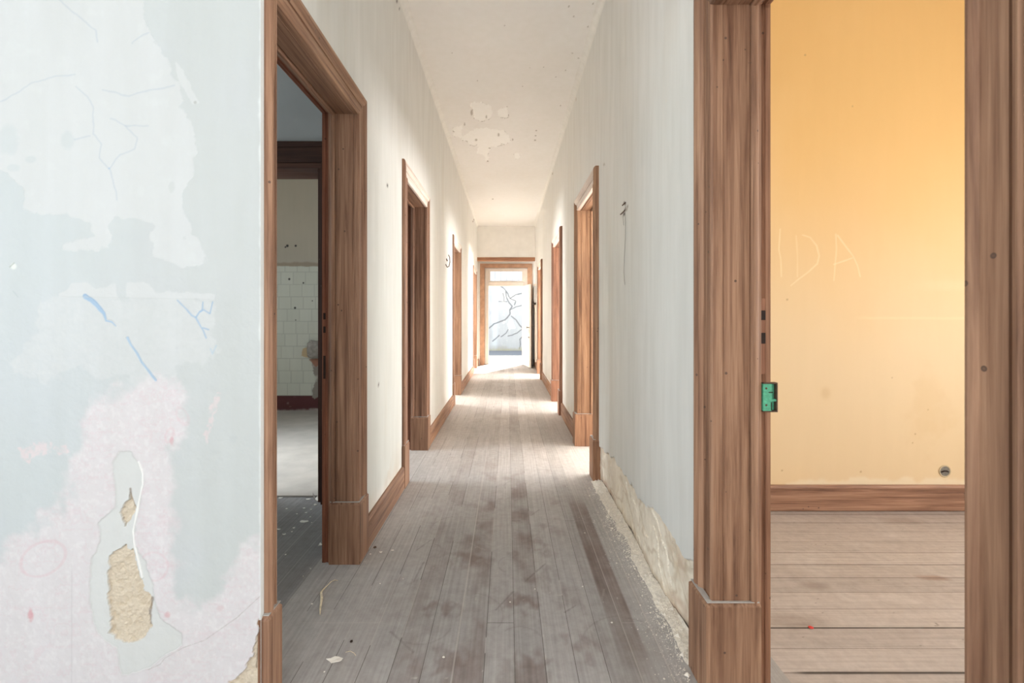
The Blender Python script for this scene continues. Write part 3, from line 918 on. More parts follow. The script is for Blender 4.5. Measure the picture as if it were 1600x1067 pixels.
def yellow_col(X, Z):
    px, py = yel_px(X, Z)
    n1 = fbm(px * 0.006, py * 0.006, 501, 4); n2 = fbm(px * 0.06, py * 0.06, 502, 4)
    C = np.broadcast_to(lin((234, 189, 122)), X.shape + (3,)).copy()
    # lower part paler: dusty wear plus bounced light painted into the colour
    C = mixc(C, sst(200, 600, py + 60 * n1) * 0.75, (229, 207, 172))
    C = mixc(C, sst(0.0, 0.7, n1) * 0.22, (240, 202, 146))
    C = mixc(C, sst(3.5, 0.5, np.abs(py - 497 - 1.5 * n2)) * sst(1330, 1360, px) * 0.35, (242, 216, 168))
    C = mixc(C, sst(12, 2, np.abs(py - 446)) * sst(1400, 1480, px) * 0.18, (244, 220, 176))
    # scratched letters
    for p, a in (([(1219, 358), (1217, 390), (1220, 405), (1221, 432)], 0.38), ([(1244, 368), (1246, 400), (1246, 432)], 0.22), ([(1254, 367), (1266, 371), (1276, 384), (1280, 400), (1277, 412), (1263, 425), (1248, 436), (1236, 446)], 0.34), ([(1309, 368), (1320, 383), (1333, 400), (1340, 415), (1344, 432)], 0.36), ([(1306, 366), (1307, 390), (1305, 412), (1303, 438)], 0.30), ([(1303, 413), (1318, 408), (1332, 403)], 0.34)):
        C = mixc(C, sst(1.9, 0.5, line_d(px, py, p) + 0.6 * n2) * a, (250, 232, 190))
    # stains and chips
    C = mixc(C, sst(1.3, 0.2, np.sqrt(((px - 1290) / 9) ** 2 + ((py - 614) / 11) ** 2)) * 0.30, (196, 156, 100))
    C = mixc(C, sst(1.4, 0.3, np.sqrt(((px - 1452) / 30) ** 2 + ((py - 640) / 60) ** 2) + 0.9 * n2) * 0.16, (210, 170, 110))
    for cx, cy, r in ((1258, 86, 1.6), (1332, 166, 1.3), (1394, 590, 1.2), (1430, 678, 1.4), (1426, 692, 1.2), (1450, 640, 1.2), (1230, 468, 1.6), (1345, 737, 1.6), (1222, 735, 1.5)):
        C = mixc(C, sst(1.3, 0.6, np.sqrt((px - cx) ** 2 + (py - cy) ** 2) / r) * 0.6, (176, 138, 92))
    # torn pale edge above the skirting
    C = mixc(C, sst(744, 752, py + 8 * n2 - 12 * sst(1300, 1205, px)) * 0.7, (238, 220, 190))
    return C


g = Grid()
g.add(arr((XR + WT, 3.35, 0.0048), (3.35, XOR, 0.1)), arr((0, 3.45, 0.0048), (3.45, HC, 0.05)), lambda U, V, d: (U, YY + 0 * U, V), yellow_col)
g.box(XR + WT, XOR, YY + 0.01, YY + 0.16, 0, HC, (224, 220, 212))
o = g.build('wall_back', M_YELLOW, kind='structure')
tag(o, 'warm yellow plastered wall seen through the right doorway')


def yfloor_col(X, Y):
    n1 = fbm(X * 2.2, Y * 3, 601, 5); n2 = fbm(X * 7, Y * 10, 602, 4)
    C = np.broadcast_to(lin((190, 181, 175)), X.shape + (3,)).copy()
    pl = np.floor((Y - 1.662) / 0.121)
    C = mixc(C, np.clip(0.25 + 0.5 * (_hash(pl, pl * 0 + 1, 605) - 0.5) + 0.3 * n1, 0, 1) * 0.6, (172, 160, 152))
    C = mixc(C, sst(0.1, 0.7, n2 + n1 * 0.5) * 0.35, (202, 195, 190))
    C = mixc(C, sst(2.75, 3.0, Y + 0.05 * n1) * 0.35, (158, 146, 138))
    for cx, cy, rx, ry, rgb, a in ((2.13, 2.27, 0.09, 0.035, (150, 110, 86), 0.5), (1.22, 1.95, 0.16, 0.07, (140, 124, 114), 0.5), (1.5, 2.2, 0.1, 0.05, (140, 122, 112), 0.4), (2.5, 2.9, 0.2, 0.06, (140, 120, 108), 0.4)):
        C = mixc(C, sst(1.2, 0.3, np.sqrt(((X - cx) / rx) ** 2 + ((Y - cy) / ry) ** 2) + 0.5 * n2) * a, rgb)
    # wide open gaps between two pairs of boards
    for gy, w in ((1.902, 0.0035), (1.662, 0.006)):
        C = mixc(C, sst(w * 1.4, w * 0.5, np.abs(Y - gy) + 0.0015 * n2) * sst(1.02, 1.1, X) * 0.9, (52, 44, 40))
    h = vnoise(X * 60, Y * 60, 620)
    C = mixc(C, sst(0.975, 0.99, h) * 0.6, (84, 70, 62))
    return C


g = Grid()
g.add(arr((1.008, 3.3, 0.008), (3.3, XOR, 0.1)), arr((YB, 1.3, 0.1), (1.3, 3.06, 0.004)), lambda U, V, d: (U, V, 0 * U), yfloor_col)
g.add(arr((1.008, XOR, 0.2)), arr((3.06, YE, 0.1)), lambda U, V, d: (U, V, 0 * U), yfloor_col)
o = g.build('floor_right', M_YFLOOR, kind='structure')
tag(o, 'brown floor boards running across the yellow room')

# back faces of the corridor wall in the yellow room stay plain; other rooms -------------------
def wall_box(name, x0, x1, y0, y1, z0, z1, mat, hole=None, axis='x', label=None):
    """a wall slab with an optional window/door hole (a0, a1, z0, z1) along its length"""
    b = MB()
    if hole is None:
        b.box(x0, x1, y0, y1, z0, z1)
    else:
        holes = hole if isinstance(hole, list) else [hole]
        p0 = y0 if axis == 'y' else x0
        p1 = y1 if axis == 'y' else x1
        cur = p0

        def put(a, c, zz0, zz1):
            if c - a < 1e-4 or zz1 - zz0 < 1e-4: return
            if axis == 'y': b.box(x0, x1, a, c, zz0, zz1)
            else: b.box(a, c, y0, y1, zz0, zz1)
        for a0, a1, h0, h1 in sorted(holes):
            put(cur, a0, z0, z1); put(a0, a1, z0, h0); put(a0, a1, h1, z1); cur = a1
        put(cur, p1, z0, z1)
    o = b.build(name, mat, kind='structure')
    if label: tag(o, label)
    return o


wins = {}
LW = [(-2.1, 0.1, 0.8, 2.7), (2.1, 2.8, 1.1, 2.4), (3.5, 4.4, 1.2, 2.45), (7.8, 9.4, 0.85, 2.45)]  # second opening added for the fill lamp, no window known there
RW = [(0.05, 1.75, 0.7, 2.5), (3.6, 4.7, 0.85, 2.45), (5.95, 7.05, 0.85, 2.45), (9.3, 10.5, 0.85, 2.45)]
BW = [(-2.05, 0.55, 0.8, 2.8)]
wall_box('wall_outer_left', XOL - 0.3, XOL, YB, YE, 0, HC, M_PLAIN, LW, 'y')
wall_box('wall_outer_right', XOR, XOR + 0.3, YB, YE, 0, HC, M_PLAIN, RW, 'y')
wall_box('wall_rear', XOL, XOR, YB - 0.3, YB, 0, HC, M_PLAIN, BW, 'x')


def room_window(n, axis, plane, a0, a1, z0, z1):
    """casement with a cross bar and glass set in the outer wall"""
    cx = (a0 + a1) / 2
    org = (plane, cx, z0) if axis == 'y' else (cx, plane, z0)
    t = empty('window_%d' % n, org, kind='structure')
    fr, gl = MB(), MB()

    def put(m, p0, p1, q0, q1, d):
        if axis == 'y': m.box(plane - d, plane + d, p0, p1, q0, q1)
        else: m.box(p0, p1, plane - d, plane + d, q0, q1)
    e = 0.001
    put(fr, a0 + e, a0 + 0.07, z0 + e, z1 - e, 0.03); put(fr, a1 - 0.07, a1 - e, z0 + e, z1 - e, 0.03)
    put(fr, a0 + 0.07, a1 - 0.07, z0 + e, z0 + 0.07, 0.03); put(fr, a0 + 0.07, a1 - 0.07, z1 - 0.07, z1 - e, 0.03)
    put(fr, cx - 0.025, cx + 0.025, z0 + 0.07, z1 - 0.07, 0.025)
    zc = z0 + (z1 - z0) * 0.66
    put(fr, a0 + 0.07, cx - 0.025, zc - 0.02, zc + 0.02, 0.025); put(fr, cx + 0.025, a1 - 0.07, zc - 0.02, zc + 0.02, 0.025)
    put(gl, a0 + 0.07, a1 - 0.07, z0 + 0.07, z1 - 0.07, 0.002)
    fr.build('window_frame', M_WHITEWOOD, t, org)
    gl.build('glass', M_GLASS, t, org)


k = 1
for a in LW: room_window(k, 'y', XOL - 0.2, *a); k += 1
for a in RW: room_window(k, 'y', XOR + 0.2, *a); k += 1
for a in BW: room_window(k, 'x', YB - 0.2, *a); k += 1

# cross walls between the rooms
IX0, IX1 = -2.30, -1.295            # inner doorway in the cross wall of the left rooms
xa = XL - WT
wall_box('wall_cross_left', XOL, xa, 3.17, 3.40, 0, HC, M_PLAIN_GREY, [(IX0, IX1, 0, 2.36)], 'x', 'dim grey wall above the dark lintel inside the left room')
wall_box('wall_cross_right', XR + WT, XOR, 8.25, 8.4, 0, HC, M_PLAIN)

# concrete floor of the tiled room, and its tiled wall
YT = 6.25
MB().box(XOL, xa, 3.28, YT + 0.2, 0.001, 0.012).build('floor_left', M_CONC, kind='structure')
ST = F / YT


def tile_col(X, Z):
    px, py = 793 + X * ST, 495 - (Z - CH) * ST
    n1 = fbm(px * 0.02, py * 0.02, 701, 4); n2 = fbm(px * 0.1, py * 0.1, 702, 4)
    th, tw = 0.1695, 0.168
    row = np.floor((Z - 0.22) / th); fz = (Z - 0.22) / th - row
    u = X / tw + 0.5 * (row % 2) + 0.23 * np.sin(row * 2.1); cu = np.floor(u); fu = u - cu
    C = np.broadcast_to(lin((196, 197, 184)), X.shape + (3,)).copy()
    C = mixc(C, _hash(row, cu, 707) * 0.28, (178, 180, 166))
    ed = np.minimum(np.minimum(fz, 1 - fz) * th, np.minimum(fu, 1 - fu) * tw)
    C = mixc(C, sst(0.0075, 0.003, ed) * 0.45, (146, 146, 136))
    top = sst(1.985, 2.0, Z + 0.012 * n2)
    up = np.broadcast_to(lin((178, 168, 150)), X.shape + (3,)).copy()
    up = mixc(up, sst(2.5, 2.0, Z + 0.2 * n1) * 0.5, (160, 152, 138))
    up = mixc(up, sst(2.06, 2.03, Z + 0.02 * n2) * 0.7, (140, 124, 104))
    C = C * (1 - top[..., None]) + up * top[..., None]
    for cx, cy, r in ((449, 384, 2.2), (462, 384, 1.8), (452, 436, 1.8), (474, 442, 1.4), (461, 481, 1.8), (462, 500, 1.0), (488, 470, 1.0), (446, 386, 1.4)):
        C = mixc(C, sst(1.3, 0.6, np.sqrt((px - cx) ** 2 + (py - cy) ** 2) / r), (50, 44, 40))
    red = sst(0.222, 0.214, Z)
    rd = np.broadcast_to(lin((84, 36, 36)), X.shape + (3,)).copy()
    rd = mixc(rd, sst(0.45, 0.7, n2) * 0.5, (150, 120, 114)); rd = mixc(rd, sst(0.05, 0.01, Z + 0.03 * n2) * 0.7, (180, 172, 162))
    C = C * (1 - red[..., None]) + rd * red[..., None]
    # tiles broken away in a ragged strip
    br = soft(px, py, [(487, 562), (496, 556), (530, 556), (530, 622), (486, 622), (490, 605), (494, 590), (488, 575)], 5, 1.0, 711, 0.12)
    mort = np.broadcast_to(lin((136, 128, 118)), X.shape + (3,)).copy(); mort = mixc(mort, sst(-0.1, 0.5, n2) * 0.7, (176, 168, 156))
    C = C * (1 - br[..., None]) + mort * br[..., None]
    C = mixc(C, soft(px, py, [(471, 556), (473, 546), (480, 542), (486, 544), (486, 560)], 2, 0.8, 712, 0.2), (186, 162, 126))
    C = mixc(C, soft(px, py, [(484, 562), (500, 558), (500, 570), (494, 574)], 2, 0.8, 713, 0.2) * 0.8, (150, 92, 64))
    return C


g = Grid()
g.add(arr((XOL, -3.6, 0.05), (-3.6, -2.3, 0.006), (-2.3, xa, 0.04)), arr((0, 2.4, 0.006), (2.4, HC, 0.05)), lambda U, V, d: (U, YT + 0 * U, V), tile_col)
g.box(XOL, xa, YT + 0.01, YT + 0.15, 0, HC, (220, 218, 210))
o = g.build('wall_tiled', M_PEEL, kind='structure')
tag(o, 'tiled wall with dark red skirting band in the far left room')


# ------------------------------------------------------------------ doorways
CAS = [(0, 0.004), (0, -0.020), (0.004, -0.026), (0.010, -0.028), (0.016, -0.026), (0.020, -0.020), (0.060, -0.020), (0.061, -0.013), (0.066, -0.013), (0.067, -0.023), (0.072, -0.025),
       (0.080, -0.034), (0.086, -0.037), (0.090, -0.034), (0.094, -0.036), (0.104, -0.041), (0.116, -0.040), (0.125, -0.034), (0.130, -0.024), (0.130, 0.004)]
JMB = [(0.03, 0.0045), (0.0, 0.0045), (0.0, 0.012), (0.003, 0.014), (0.003, 0.017), (0.0, 0.019), (0.0, 0.103), (0.005, 0.104), (0.005, 0.108), (-0.004, 0.109), (-0.009, 0.114), (-0.011, 0.121),
       (-0.009, 0.128), (-0.003, 0.133), (0.0, 0.137), (0.002, 0.146), (0.03, 0.146)]
REB = [(0.03, 0.1462), (0.012, 0.1465), (0.012, 0.162), (0.0075, 0.164), (0.0075, 0.181), (0.03, 0.181)]


def seg(prof, which, side, xw, yn, yf, head, z0, ns=1.0):
    def pt(n, t, w, e):
        if w == 'near' or (w == 'head' and e == 0): nn = n * ns
        else: nn = n
        x = xw + side * (t if (side > 0 or t > 0) else t * 0.6)
        if w == 'near': return (x, yn - nn, z0 if e == 0 else head + n)
        if w == 'far': return (x, yf + n, z0 if e == 0 else head + n)
        return (x, (yn - nn) if e == 0 else (yf + n), head + n)
    return MB().prism([pt(n, t, which, 0) for n, t in prof], [pt(n, t, which, 1) for n, t in prof])


def plinth(side, xw, ye, sgn, h, ns=1.0):
    """L-shaped block at the foot of jamb and casing; sgn +1: the block lies towards +y from the opening edge"""
    def ring(o, z):
        f = -0.050 if side > 0 else -0.026
        w = -0.138 if ns == 1.0 else -0.072
        pts = [(f + o, 0.014 - o), (0.138, 0.014 - o), (0.138, 0.0 + 0.0), (0.012, 0.0), (0.012, w + o), (f + o, w + o)]
        return [(xw + side * t, ye - sgn * q, z) for t, q in pts]
    b = MB()
    b.prism(ring(0, 0.0), ring(0, h - 0.012))
    b.prism(ring(0, h - 0.012), ring(0.011, h))
    return b


def doorway(num, side, yn, yf, label, tint=(1, 1, 1), headtint=(1, 1, 1), plint=None, dusty=True, h=0.325, ns=1.0, pale=False, reb=(0.88, 0.72, 0.66)):
    xw = XR if side > 0 else XL
    org = (xw, (yn + yf) / 2, 0)
    d = empty('door_%d' % num, org, label, 'doorway', None, 'structure')
    for w in ('near', 'far'):
        seg(JMB, w, side, xw, yn, yf, HEAD, 0.0).build('jamb', WZ, d, org, tint=tint)
        seg(REB, w, side, xw, yn, yf, HEAD, 0.0).build('door_rebate', WZ, d, org, tint=reb)
        seg(CAS, w, side, xw, yn, yf, HEAD, 0.0, ns).build('casing', WZ, d, org, tint=tint)
    seg(JMB, 'head', side, xw, yn, yf, HEAD, 0).build('head_jamb', WY, d, org, tint=tint)
    seg(REB, 'head', side, xw, yn, yf, HEAD, 0).build('head_rebate', WY, d, org, tint=reb)
    seg(CAS, 'head', side, xw, yn, yf, HEAD, 0, ns).build('head_casing', WPALE if pale else WY, d, org, tint=headtint)
    for ye, sg in ((yn, -1), (yf, 1)):
        p = plinth(side, xw, ye, sg, h, ns if sg < 0 else 1.0).build('plinth_block', WZ, d, org, bevel=0.002, tint=plint or tint)
        # dust lying on the ledge
        def pt(t, q, z): return (xw + side * t, ye - sg * q, z)
        f = -0.045 if side > 0 else -0.022
        w = -0.132 if (ns == 1.0 or sg > 0) else -0.067
        a = [(f, 0.010), (0.134, 0.010), (0.134, 0.001), (f + 0.02, 0.001), (f + 0.02, w), (f, w)]
        if dusty:
            MB().prism([pt(t, q, h) for t, q in a], [pt(t, q * 0.98, h + 0.0025) for t, q in a]).build('dust', M_DUST, p, org, kind='stuff')
    return d


D = {}
D['L1'] = doorway(1, -1, *LD[0], 'tall brown wooden doorway in the left wall nearest the camera', (1.04, 1.0, 0.98), (1.18, 1.16, 1.12), ns=0.42, reb=(0.74, 0.48, 0.42))
D['L2'] = doorway(2, -1, *LD[1], 'second doorway along the left wall, reddish wood with pale head', (0.92, 0.84, 0.82), (1, 1, 1), (0.94, 0.88, 0.84), pale=True, reb=(0.62, 0.42, 0.38))
D['L3'] = doorway(3, -1, *LD[2], 'third narrow brown doorway along the left wall before the entrance', (0.95, 0.9, 0.88), (1, 1, 1), pale=True)
D['L4'] = doorway(4, -1, *LD[3], 'fourth left doorway, right beside the sunlit entrance', (1.0, 0.92, 0.86), (1, 1, 1), pale=True)
D['R1'] = doorway(5, 1, *RD[0], 'brown wooden doorway opening right into the yellow room', (1.0, 0.96, 0.92), (0.6, 0.55, 0.52), (1.0, 0.97, 0.93), reb=(1.0, 0.88, 0.82))
D['R2'] = doorway(6, 1, *RD[1], 'second doorway along the right wall, with honey brown jamb', (1.05, 1.0, 0.90), (1, 1, 1), (1.0, 0.9, 0.8), pale=True)
D['R3'] = doorway(7, 1, *RD[2], 'third doorway along the right wall, with red-brown jamb', (0.92, 0.76, 0.72), (1, 1, 1), (0.9, 0.72, 0.66), pale=True)
D['R4'] = doorway(8, 1, *RD[3], 'fourth right doorway, next to the open white entrance door', (1.0, 0.88, 0.8), pale=True)

# inner doorway in the left rooms: dark wooden lintel and posts
org = ((IX0 + IX1) / 2, 3.17, 0)
d9 = empty('door_9', org, 'dark wooden door frame inside the unlit left room', 'doorway', None, 'structure')
MB().box(IX0 - 0.14, IX1 + 0.14, 3.145, 3.172, 2.368, 2.505).box(IX0 - 0.15, IX1 + 0.15, 3.135, 3.172, 2.475, 2.512).build('head_casing', WDK, d9, org, bevel=0.004)
MB().box(IX0, IX1, 3.152, 3.41, 2.33, 2.367).build('head_jamb', WDK, d9, org, bevel=0.003, tint=(1.6, 1.6, 1.6))
for xx, s in ((IX0, -1), (IX1, 1)):
    MB().box(min(xx, xx + s * 0.14), max(xx, xx + s * 0.14), 3.147, 3.171, 0, 2.40).build('casing', WDKZ, d9, org, bevel=0.004)
    MB().box(min(xx, xx - s * 0.022), max(xx, xx - s * 0.022), 3.16, 3.41, 0.012, 2.345).build('jamb', WDKZ, d9, org, bevel=0.003)

# mortise plate with two slots, and the green latch keeper, on the yellow room's door frame
R1o = D['R1'].location
R1o = (R1o[0], R1o[1], R1o[2])
yj = RD[0][1]


def at_d(px, py, y):
    return ((px - 793) * y / F, y, CH - (py - 495) * y / F)


x0 = at_d(1190, 0, yj)[0]; x1 = at_d(1199, 0, yj)[0]
pl = MB().box(x0, x1, yj + 0.0085, yj + 0.013, at_d(0, 585, yj)[2], at_d(0, 466, yj)[2]).build('mortise_inlay', WZ, D['R1'], R1o, bevel=0.001, tint=(1.1, 0.9, 0.85))
for a, b_ in ((485, 500), (520, 537)):
    MB().box(x0 + 0.001, x1 - 0.002, yj + 0.0065, yj + 0.0095, at_d(0, b_, yj)[2], at_d(0, a, yj)[2]).build('slot', M_DARK, pl, R1o, bevel=0.0008)
# keeper: a small cast box open towards the viewer
ky = yj - 0.003
zt, zb = at_d(0, 598, ky)[2], at_d(0, 644, ky)[2]
kx0, kx1 = at_d(1193, 0, ky)[0], at_d(1215.5, 0, ky)[0]
e = 0.004
kp = MB()
kp.box(kx0, kx1, ky, ky + 0.022, zt - e, zt).box(kx0, kx1, ky, ky + 0.022, zb, zb + e)
kp.box(kx1 - e, kx1, ky, ky + 0.022, zb + e, zt - e)
keeper = kp.build('latch_keeper', M_IRON, D['R1'], R1o, bevel=0.0008)
keeper['label'] = 'small rusty iron keeper painted green inside'
gp = MB()
gx = kx0 + (kx1 - kx0) * 0.60
zm = zb + (zt - zb) * 0.36
gp.box(kx0, gx, ky + 0.001, ky + 0.014, zb + e, zt - e)
gp.box(gx, kx1 - e, ky + 0.016, ky + 0.021, zb + e, zt - e)
gp.box(gx, kx1 - e, ky + 0.002, ky + 0.016, zm, zm + 0.008)
gp.build('keeper_face', M_GREEN, keeper, R1o, bevel=0.001)
MB().box(kx0 + 0.018, kx0 + 0.032, ky - 0.0005, ky + 0.003, zm + 0.030, zm + 0.033).box(kx0 + 0.026, gx - 0.001, ky - 0.0003, ky + 0.003, zb + e + 0.002, zm - 0.002).build('keeper_slot', M_DARK, keeper, R1o)
for zz in (-0.012, 0.045):
    MB().lathe((kx0 + 0.010, ky + 0.001, zm + zz), (0, -1, 0), [(0.0035, 0), (0.0035, 0.001), (0.002, 0.002)], 10).build('screw', M_IRON, keeper, R1o)

# lock mortise on the first left doorway
L1o = tuple(D['L1'].location)
yj = LD[0][1]
xa0, xa1 = at_d(503.5, 0, yj)[0], at_d(509, 0, yj)[0]
ml = MB().box(xa0, xa1, yj + 0.0085, yj + 0.013, at_d(0, 600, yj)[2], at_d(0, 480, yj)[2]).build('mortise_inlay', WZ, D['L1'], L1o, tint=(0.75, 0.5, 0.45), bevel=0.001)
for a, b_ in ((489, 499), (510, 520), (556, 592)):
    MB().box(xa0 + 0.003, xa1 - 0.004, yj + 0.006, yj + 0.0095, at_d(0, b_, yj)[2], at_d(0, a, yj)[2]).build('slot', M_DARK, ml, L1o)

# ------------------------------------------------------------------ skirting boards
def skirting(name, side, y0, y1, h=0.168, tint=(0.86, 0.82, 0.80), label=None):
    xw = XR if side > 0 else XL
    ring = [(0.002, 0), (-0.022, 0), (-0.022, h - 0.016), (-0.018, h - 0.006), (-0.012, h), (0.002, h)]
    r0 = [(xw + side * t, y0, z) for t, z in ring]; r1 = [(xw + side * t, y1, z) for t, z in ring]
    o = MB().prism(r0, r1).build(name, WY, kind='structure', tint=tint, bevel=0.0015)
    if label: tag(o, label)
    return o


skirting('baseboard_left', -1, LD[0][1] + 0.14, LD[1][0] - 0.14, label='dark wooden skirting board between the first two left doorways')
skirting('baseboard_left.001', -1, LD[1][1] + 0.14, LD[2][0] - 0.14, tint=(1.0, 0.92, 0.86), label='wooden skirting board between the second and third left doorways')
skirting('baseboard_left.002', -1, LD[2][1] + 0.14, LD[3][0] - 0.14, tint=(1.1, 1.0, 0.92), label='wooden skirting board between the third and fourth left doorways')
skirting('baseboard_left.003', -1, LD[3][1] + 0.14, YE, tint=(1.1, 1.0, 0.92))
skirting('baseboard_right', 1, RD[1][1] + 0.14, RD[2][0] - 0.14, tint=(1.0, 0.92, 0.86), label='wooden skirting board between the second and third right doorways')
skirting('baseboard_right.001', 1, RD[2][1] + 0.14, RD[3][0] - 0.14, tint=(1.1, 1.0, 0.92), label='wooden skirting board between the third and fourth right doorways')
skirting('baseboard_right.002', 1, RD[3][1] + 0.14, YE, tint=(0.9, 0.82, 0.76))
o = MB().prism([(XR + WT, YY + 0.001, 0.004), (XR + WT, YY - 0.024, 0.004), (XR + WT, YY - 0.024, 0.158), (XR + WT, YY - 0.016, 0.172), (XR + WT, YY + 0.001, 0.172)],
               [(XOR, YY + 0.001, 0.004), (XOR, YY - 0.024, 0.004), (XOR, YY - 0.024, 0.158), (XOR, YY - 0.016, 0.172), (XOR, YY + 0.001, 0.172)]).build('baseboard_back', WX, kind='structure', tint=(1.08, 0.98, 0.94), bevel=0.0015)
tag(o, 'brown wooden skirting board below the yellow wall')

# ------------------------------------------------------------------ end of the corridor
MB().box(XL, XR, 11.98, 12.12, 2.865, HC).build('wall_end_header', M_PLAIN, kind='structure')['label'] = 'plain plastered bulkhead above the entrance'
o = MB().box(XL, XR, 11.955, 12.13, 2.775, 2.865).build('trim_3', WX, kind='structure', tint=(1.25, 1.02, 0.86), bevel=0.004)
tag(o, 'brown wooden beam under the bulkhead at the corridor end')
# entrance wall with its opening
EX0, EX1, EZ = -0.62, 0.545, 2.63
wall_box('wall_end', XOL, XOR, YE, YE + 0.25, 0, HC, M_PLAIN, [(EX0, EX1, -0.02, EZ)], 'x', 'whitewashed end wall around the entrance')
# stone surround (three stones)
org = (-0.04, YE, 0)
st = empty('trim_4', org, 'brown stone surround of the entrance door', 'door surround', None, 'structure')
sw = 0.125
MB().box(EX0 - sw, EX0, YE - 0.03, YE + 0.28, 0, EZ).build('side_stone', M_STONE, st, org, bevel=0.006)
MB().box(EX1, EX1 + sw, YE - 0.03, YE + 0.28, 0, EZ).build('side_stone', M_STONE, st, org, bevel=0.006)
MB().box(EX0 - sw, EX1 + sw, YE - 0.03, YE + 0.28, EZ, EZ + 0.11).build('lintel_stone', M_STONE, st, org, bevel=0.006)
# white wooden frame + transom + open leaf
yo = YE + 0.06
ent = empty('door_10', (-0.04, yo, 0), 'white wooden entrance door standing open to the bright street', 'entrance door', None, 'structure')
org = (-0.04, yo, 0)
ZT0, ZT1 = 2.14, 2.255      # transom rail
fr = MB()
fw = 0.105
fr.box(EX0, EX0 + fw, yo, yo + 0.08, 0, EZ).box(EX1 - fw, EX1, yo, yo + 0.08, 0, EZ)
fr.box(EX0 + fw, EX1 - fw, yo, yo + 0.08, EZ - 0.05, EZ)
fr.build('door_frame', M_WHITEWOOD, ent, org, bevel=0.005)
MB().box(EX0 + fw, EX1 - fw, yo - 0.012, yo + 0.09, ZT0, ZT1).box(EX0 + fw, EX1 - fw, yo - 0.02, yo, ZT1 - 0.03, ZT1 - 0.008).build('transom_rail', M_WHITEWOOD, ent, org, bevel=0.005)
ta0, ta1, tz0, tz1 = EX0 + fw, EX1 - fw, ZT1, EZ - 0.05
tr = MB().box(ta0, ta0 + 0.05, yo + 0.01, yo + 0.05, tz0, tz1).box(ta1 - 0.05, ta1, yo + 0.01, yo + 0.05, tz0, tz1).box(ta0 + 0.05, ta1 - 0.05, yo + 0.01, yo + 0.05, tz0, tz0 + 0.025).box(ta0 + 0.05, ta1 - 0.05, yo + 0.01, yo + 0.05, tz1 - 0.045, tz1)
trw = tr.build('transom_window', M_WHITEWOOD, ent, org, bevel=0.003)
MB().box(ta0 + 0.05, ta1 - 0.05, yo + 0.028, yo + 0.032, tz0 + 0.025, tz1 - 0.045).build('glass', M_GLASS, trw, org)
for k in range(5):
    xx = ta0 + 0.05 + (ta1 - ta0 - 0.1) * (k + 0.75) / 5.3
    MB().tube([(xx, yo + 0.07, tz0), (xx, yo + 0.07, tz1)], 0.007, 8).build('security_bar', M_STEEL, ent, org)
# leaf, hinged at the right, swung into the corridor
hx, hy = EX1 - fw, yo - 0.005
LWID, LT = 0.93, 0.045
ang = math.radians(80)
ux, uy = math.cos(ang), -math.sin(ang)      # along the leaf from the hinge (towards the viewer)
nx, ny = -math.sin(ang), -math.cos(ang)     # leaf face normal (towards the passage)


def lp(u, n, z): return (hx + ux * u + nx * n, hy + uy * u + ny * n, z)


def lbox(b, u0, u1, n0, n1, z0, z1):
    b.prism([lp(u0, n0, z0), lp(u1, n0, z0), lp(u1, n1, z0), lp(u0, n1, z0)], [lp(u0, n0, z1), lp(u1, n0, z1), lp(u1, n1, z1), lp(u0, n1, z1)])
    return b


leaf = MB()
zb0, zb1 = 0.012, 2.13
lbox(leaf, 0, 0.11, 0, LT, zb0, zb1); lbox(leaf, LWID - 0.11, LWID, 0, LT, zb0, zb1)
for a, b_ in ((zb0, zb0 + 0.2), (0.78, 0.93), (1.12, 1.22), (zb1 - 0.12, zb1)):
    lbox(leaf, 0.11, LWID - 0.11, 0, LT, a, b_)
lf = leaf.build('door_leaf', M_WHITEWOOD, ent, org, bevel=0.004)
for a, b_ in ((zb0 + 0.2, 0.78), (0.93, 1.12), (1.22, zb1 - 0.12)):
    p = lbox(MB(), 0.11, LWID - 0.11, 0.014, LT - 0.014, a, b_)
    lbox(p, 0.15, LWID - 0.15, 0.008, LT - 0.008, a + 0.04, b_ - 0.04)
    p.build('panel', M_WHITEWOOD, lf, org, bevel=0.003)
kn = MB()
for n_, s in ((LT, 1), (0, -1)):
    c = lp(LWID - 0.06, n_, 1.03)
    kn.lathe(c, (nx * s, ny * s, 0), [(0.026, 0), (0.026, 0.006), (0.010, 0.012), (0.010, 0.035), (0.024, 0.045), (0.028, 0.058), (0.022, 0.07), (0.008, 0.075)], 16)
kn.build('door_knob', M_STEEL, lf, org, smooth=False)
lk = lbox(MB(), LWID - 0.20, LWID - 0.02, LT, LT + 0.022, 0.90, 0.985)
lk.build('rim_lock', M_GREY, lf, org, bevel=0.003)
lbox(MB(), LWID - 0.16, LWID - 0.02, LT, LT + 0.014, 0.76, 0.80).build('door_bolt', M_STEEL, lf, org, bevel=0.002)
for zz in (0.3, 1.1, 1.9):
    MB().tube([(hx - 0.004, hy - 0.006, zz), (hx - 0.004, hy - 0.006, zz + 0.09)], 0.008, 8).build('hinge', M_STEEL, lf, org)

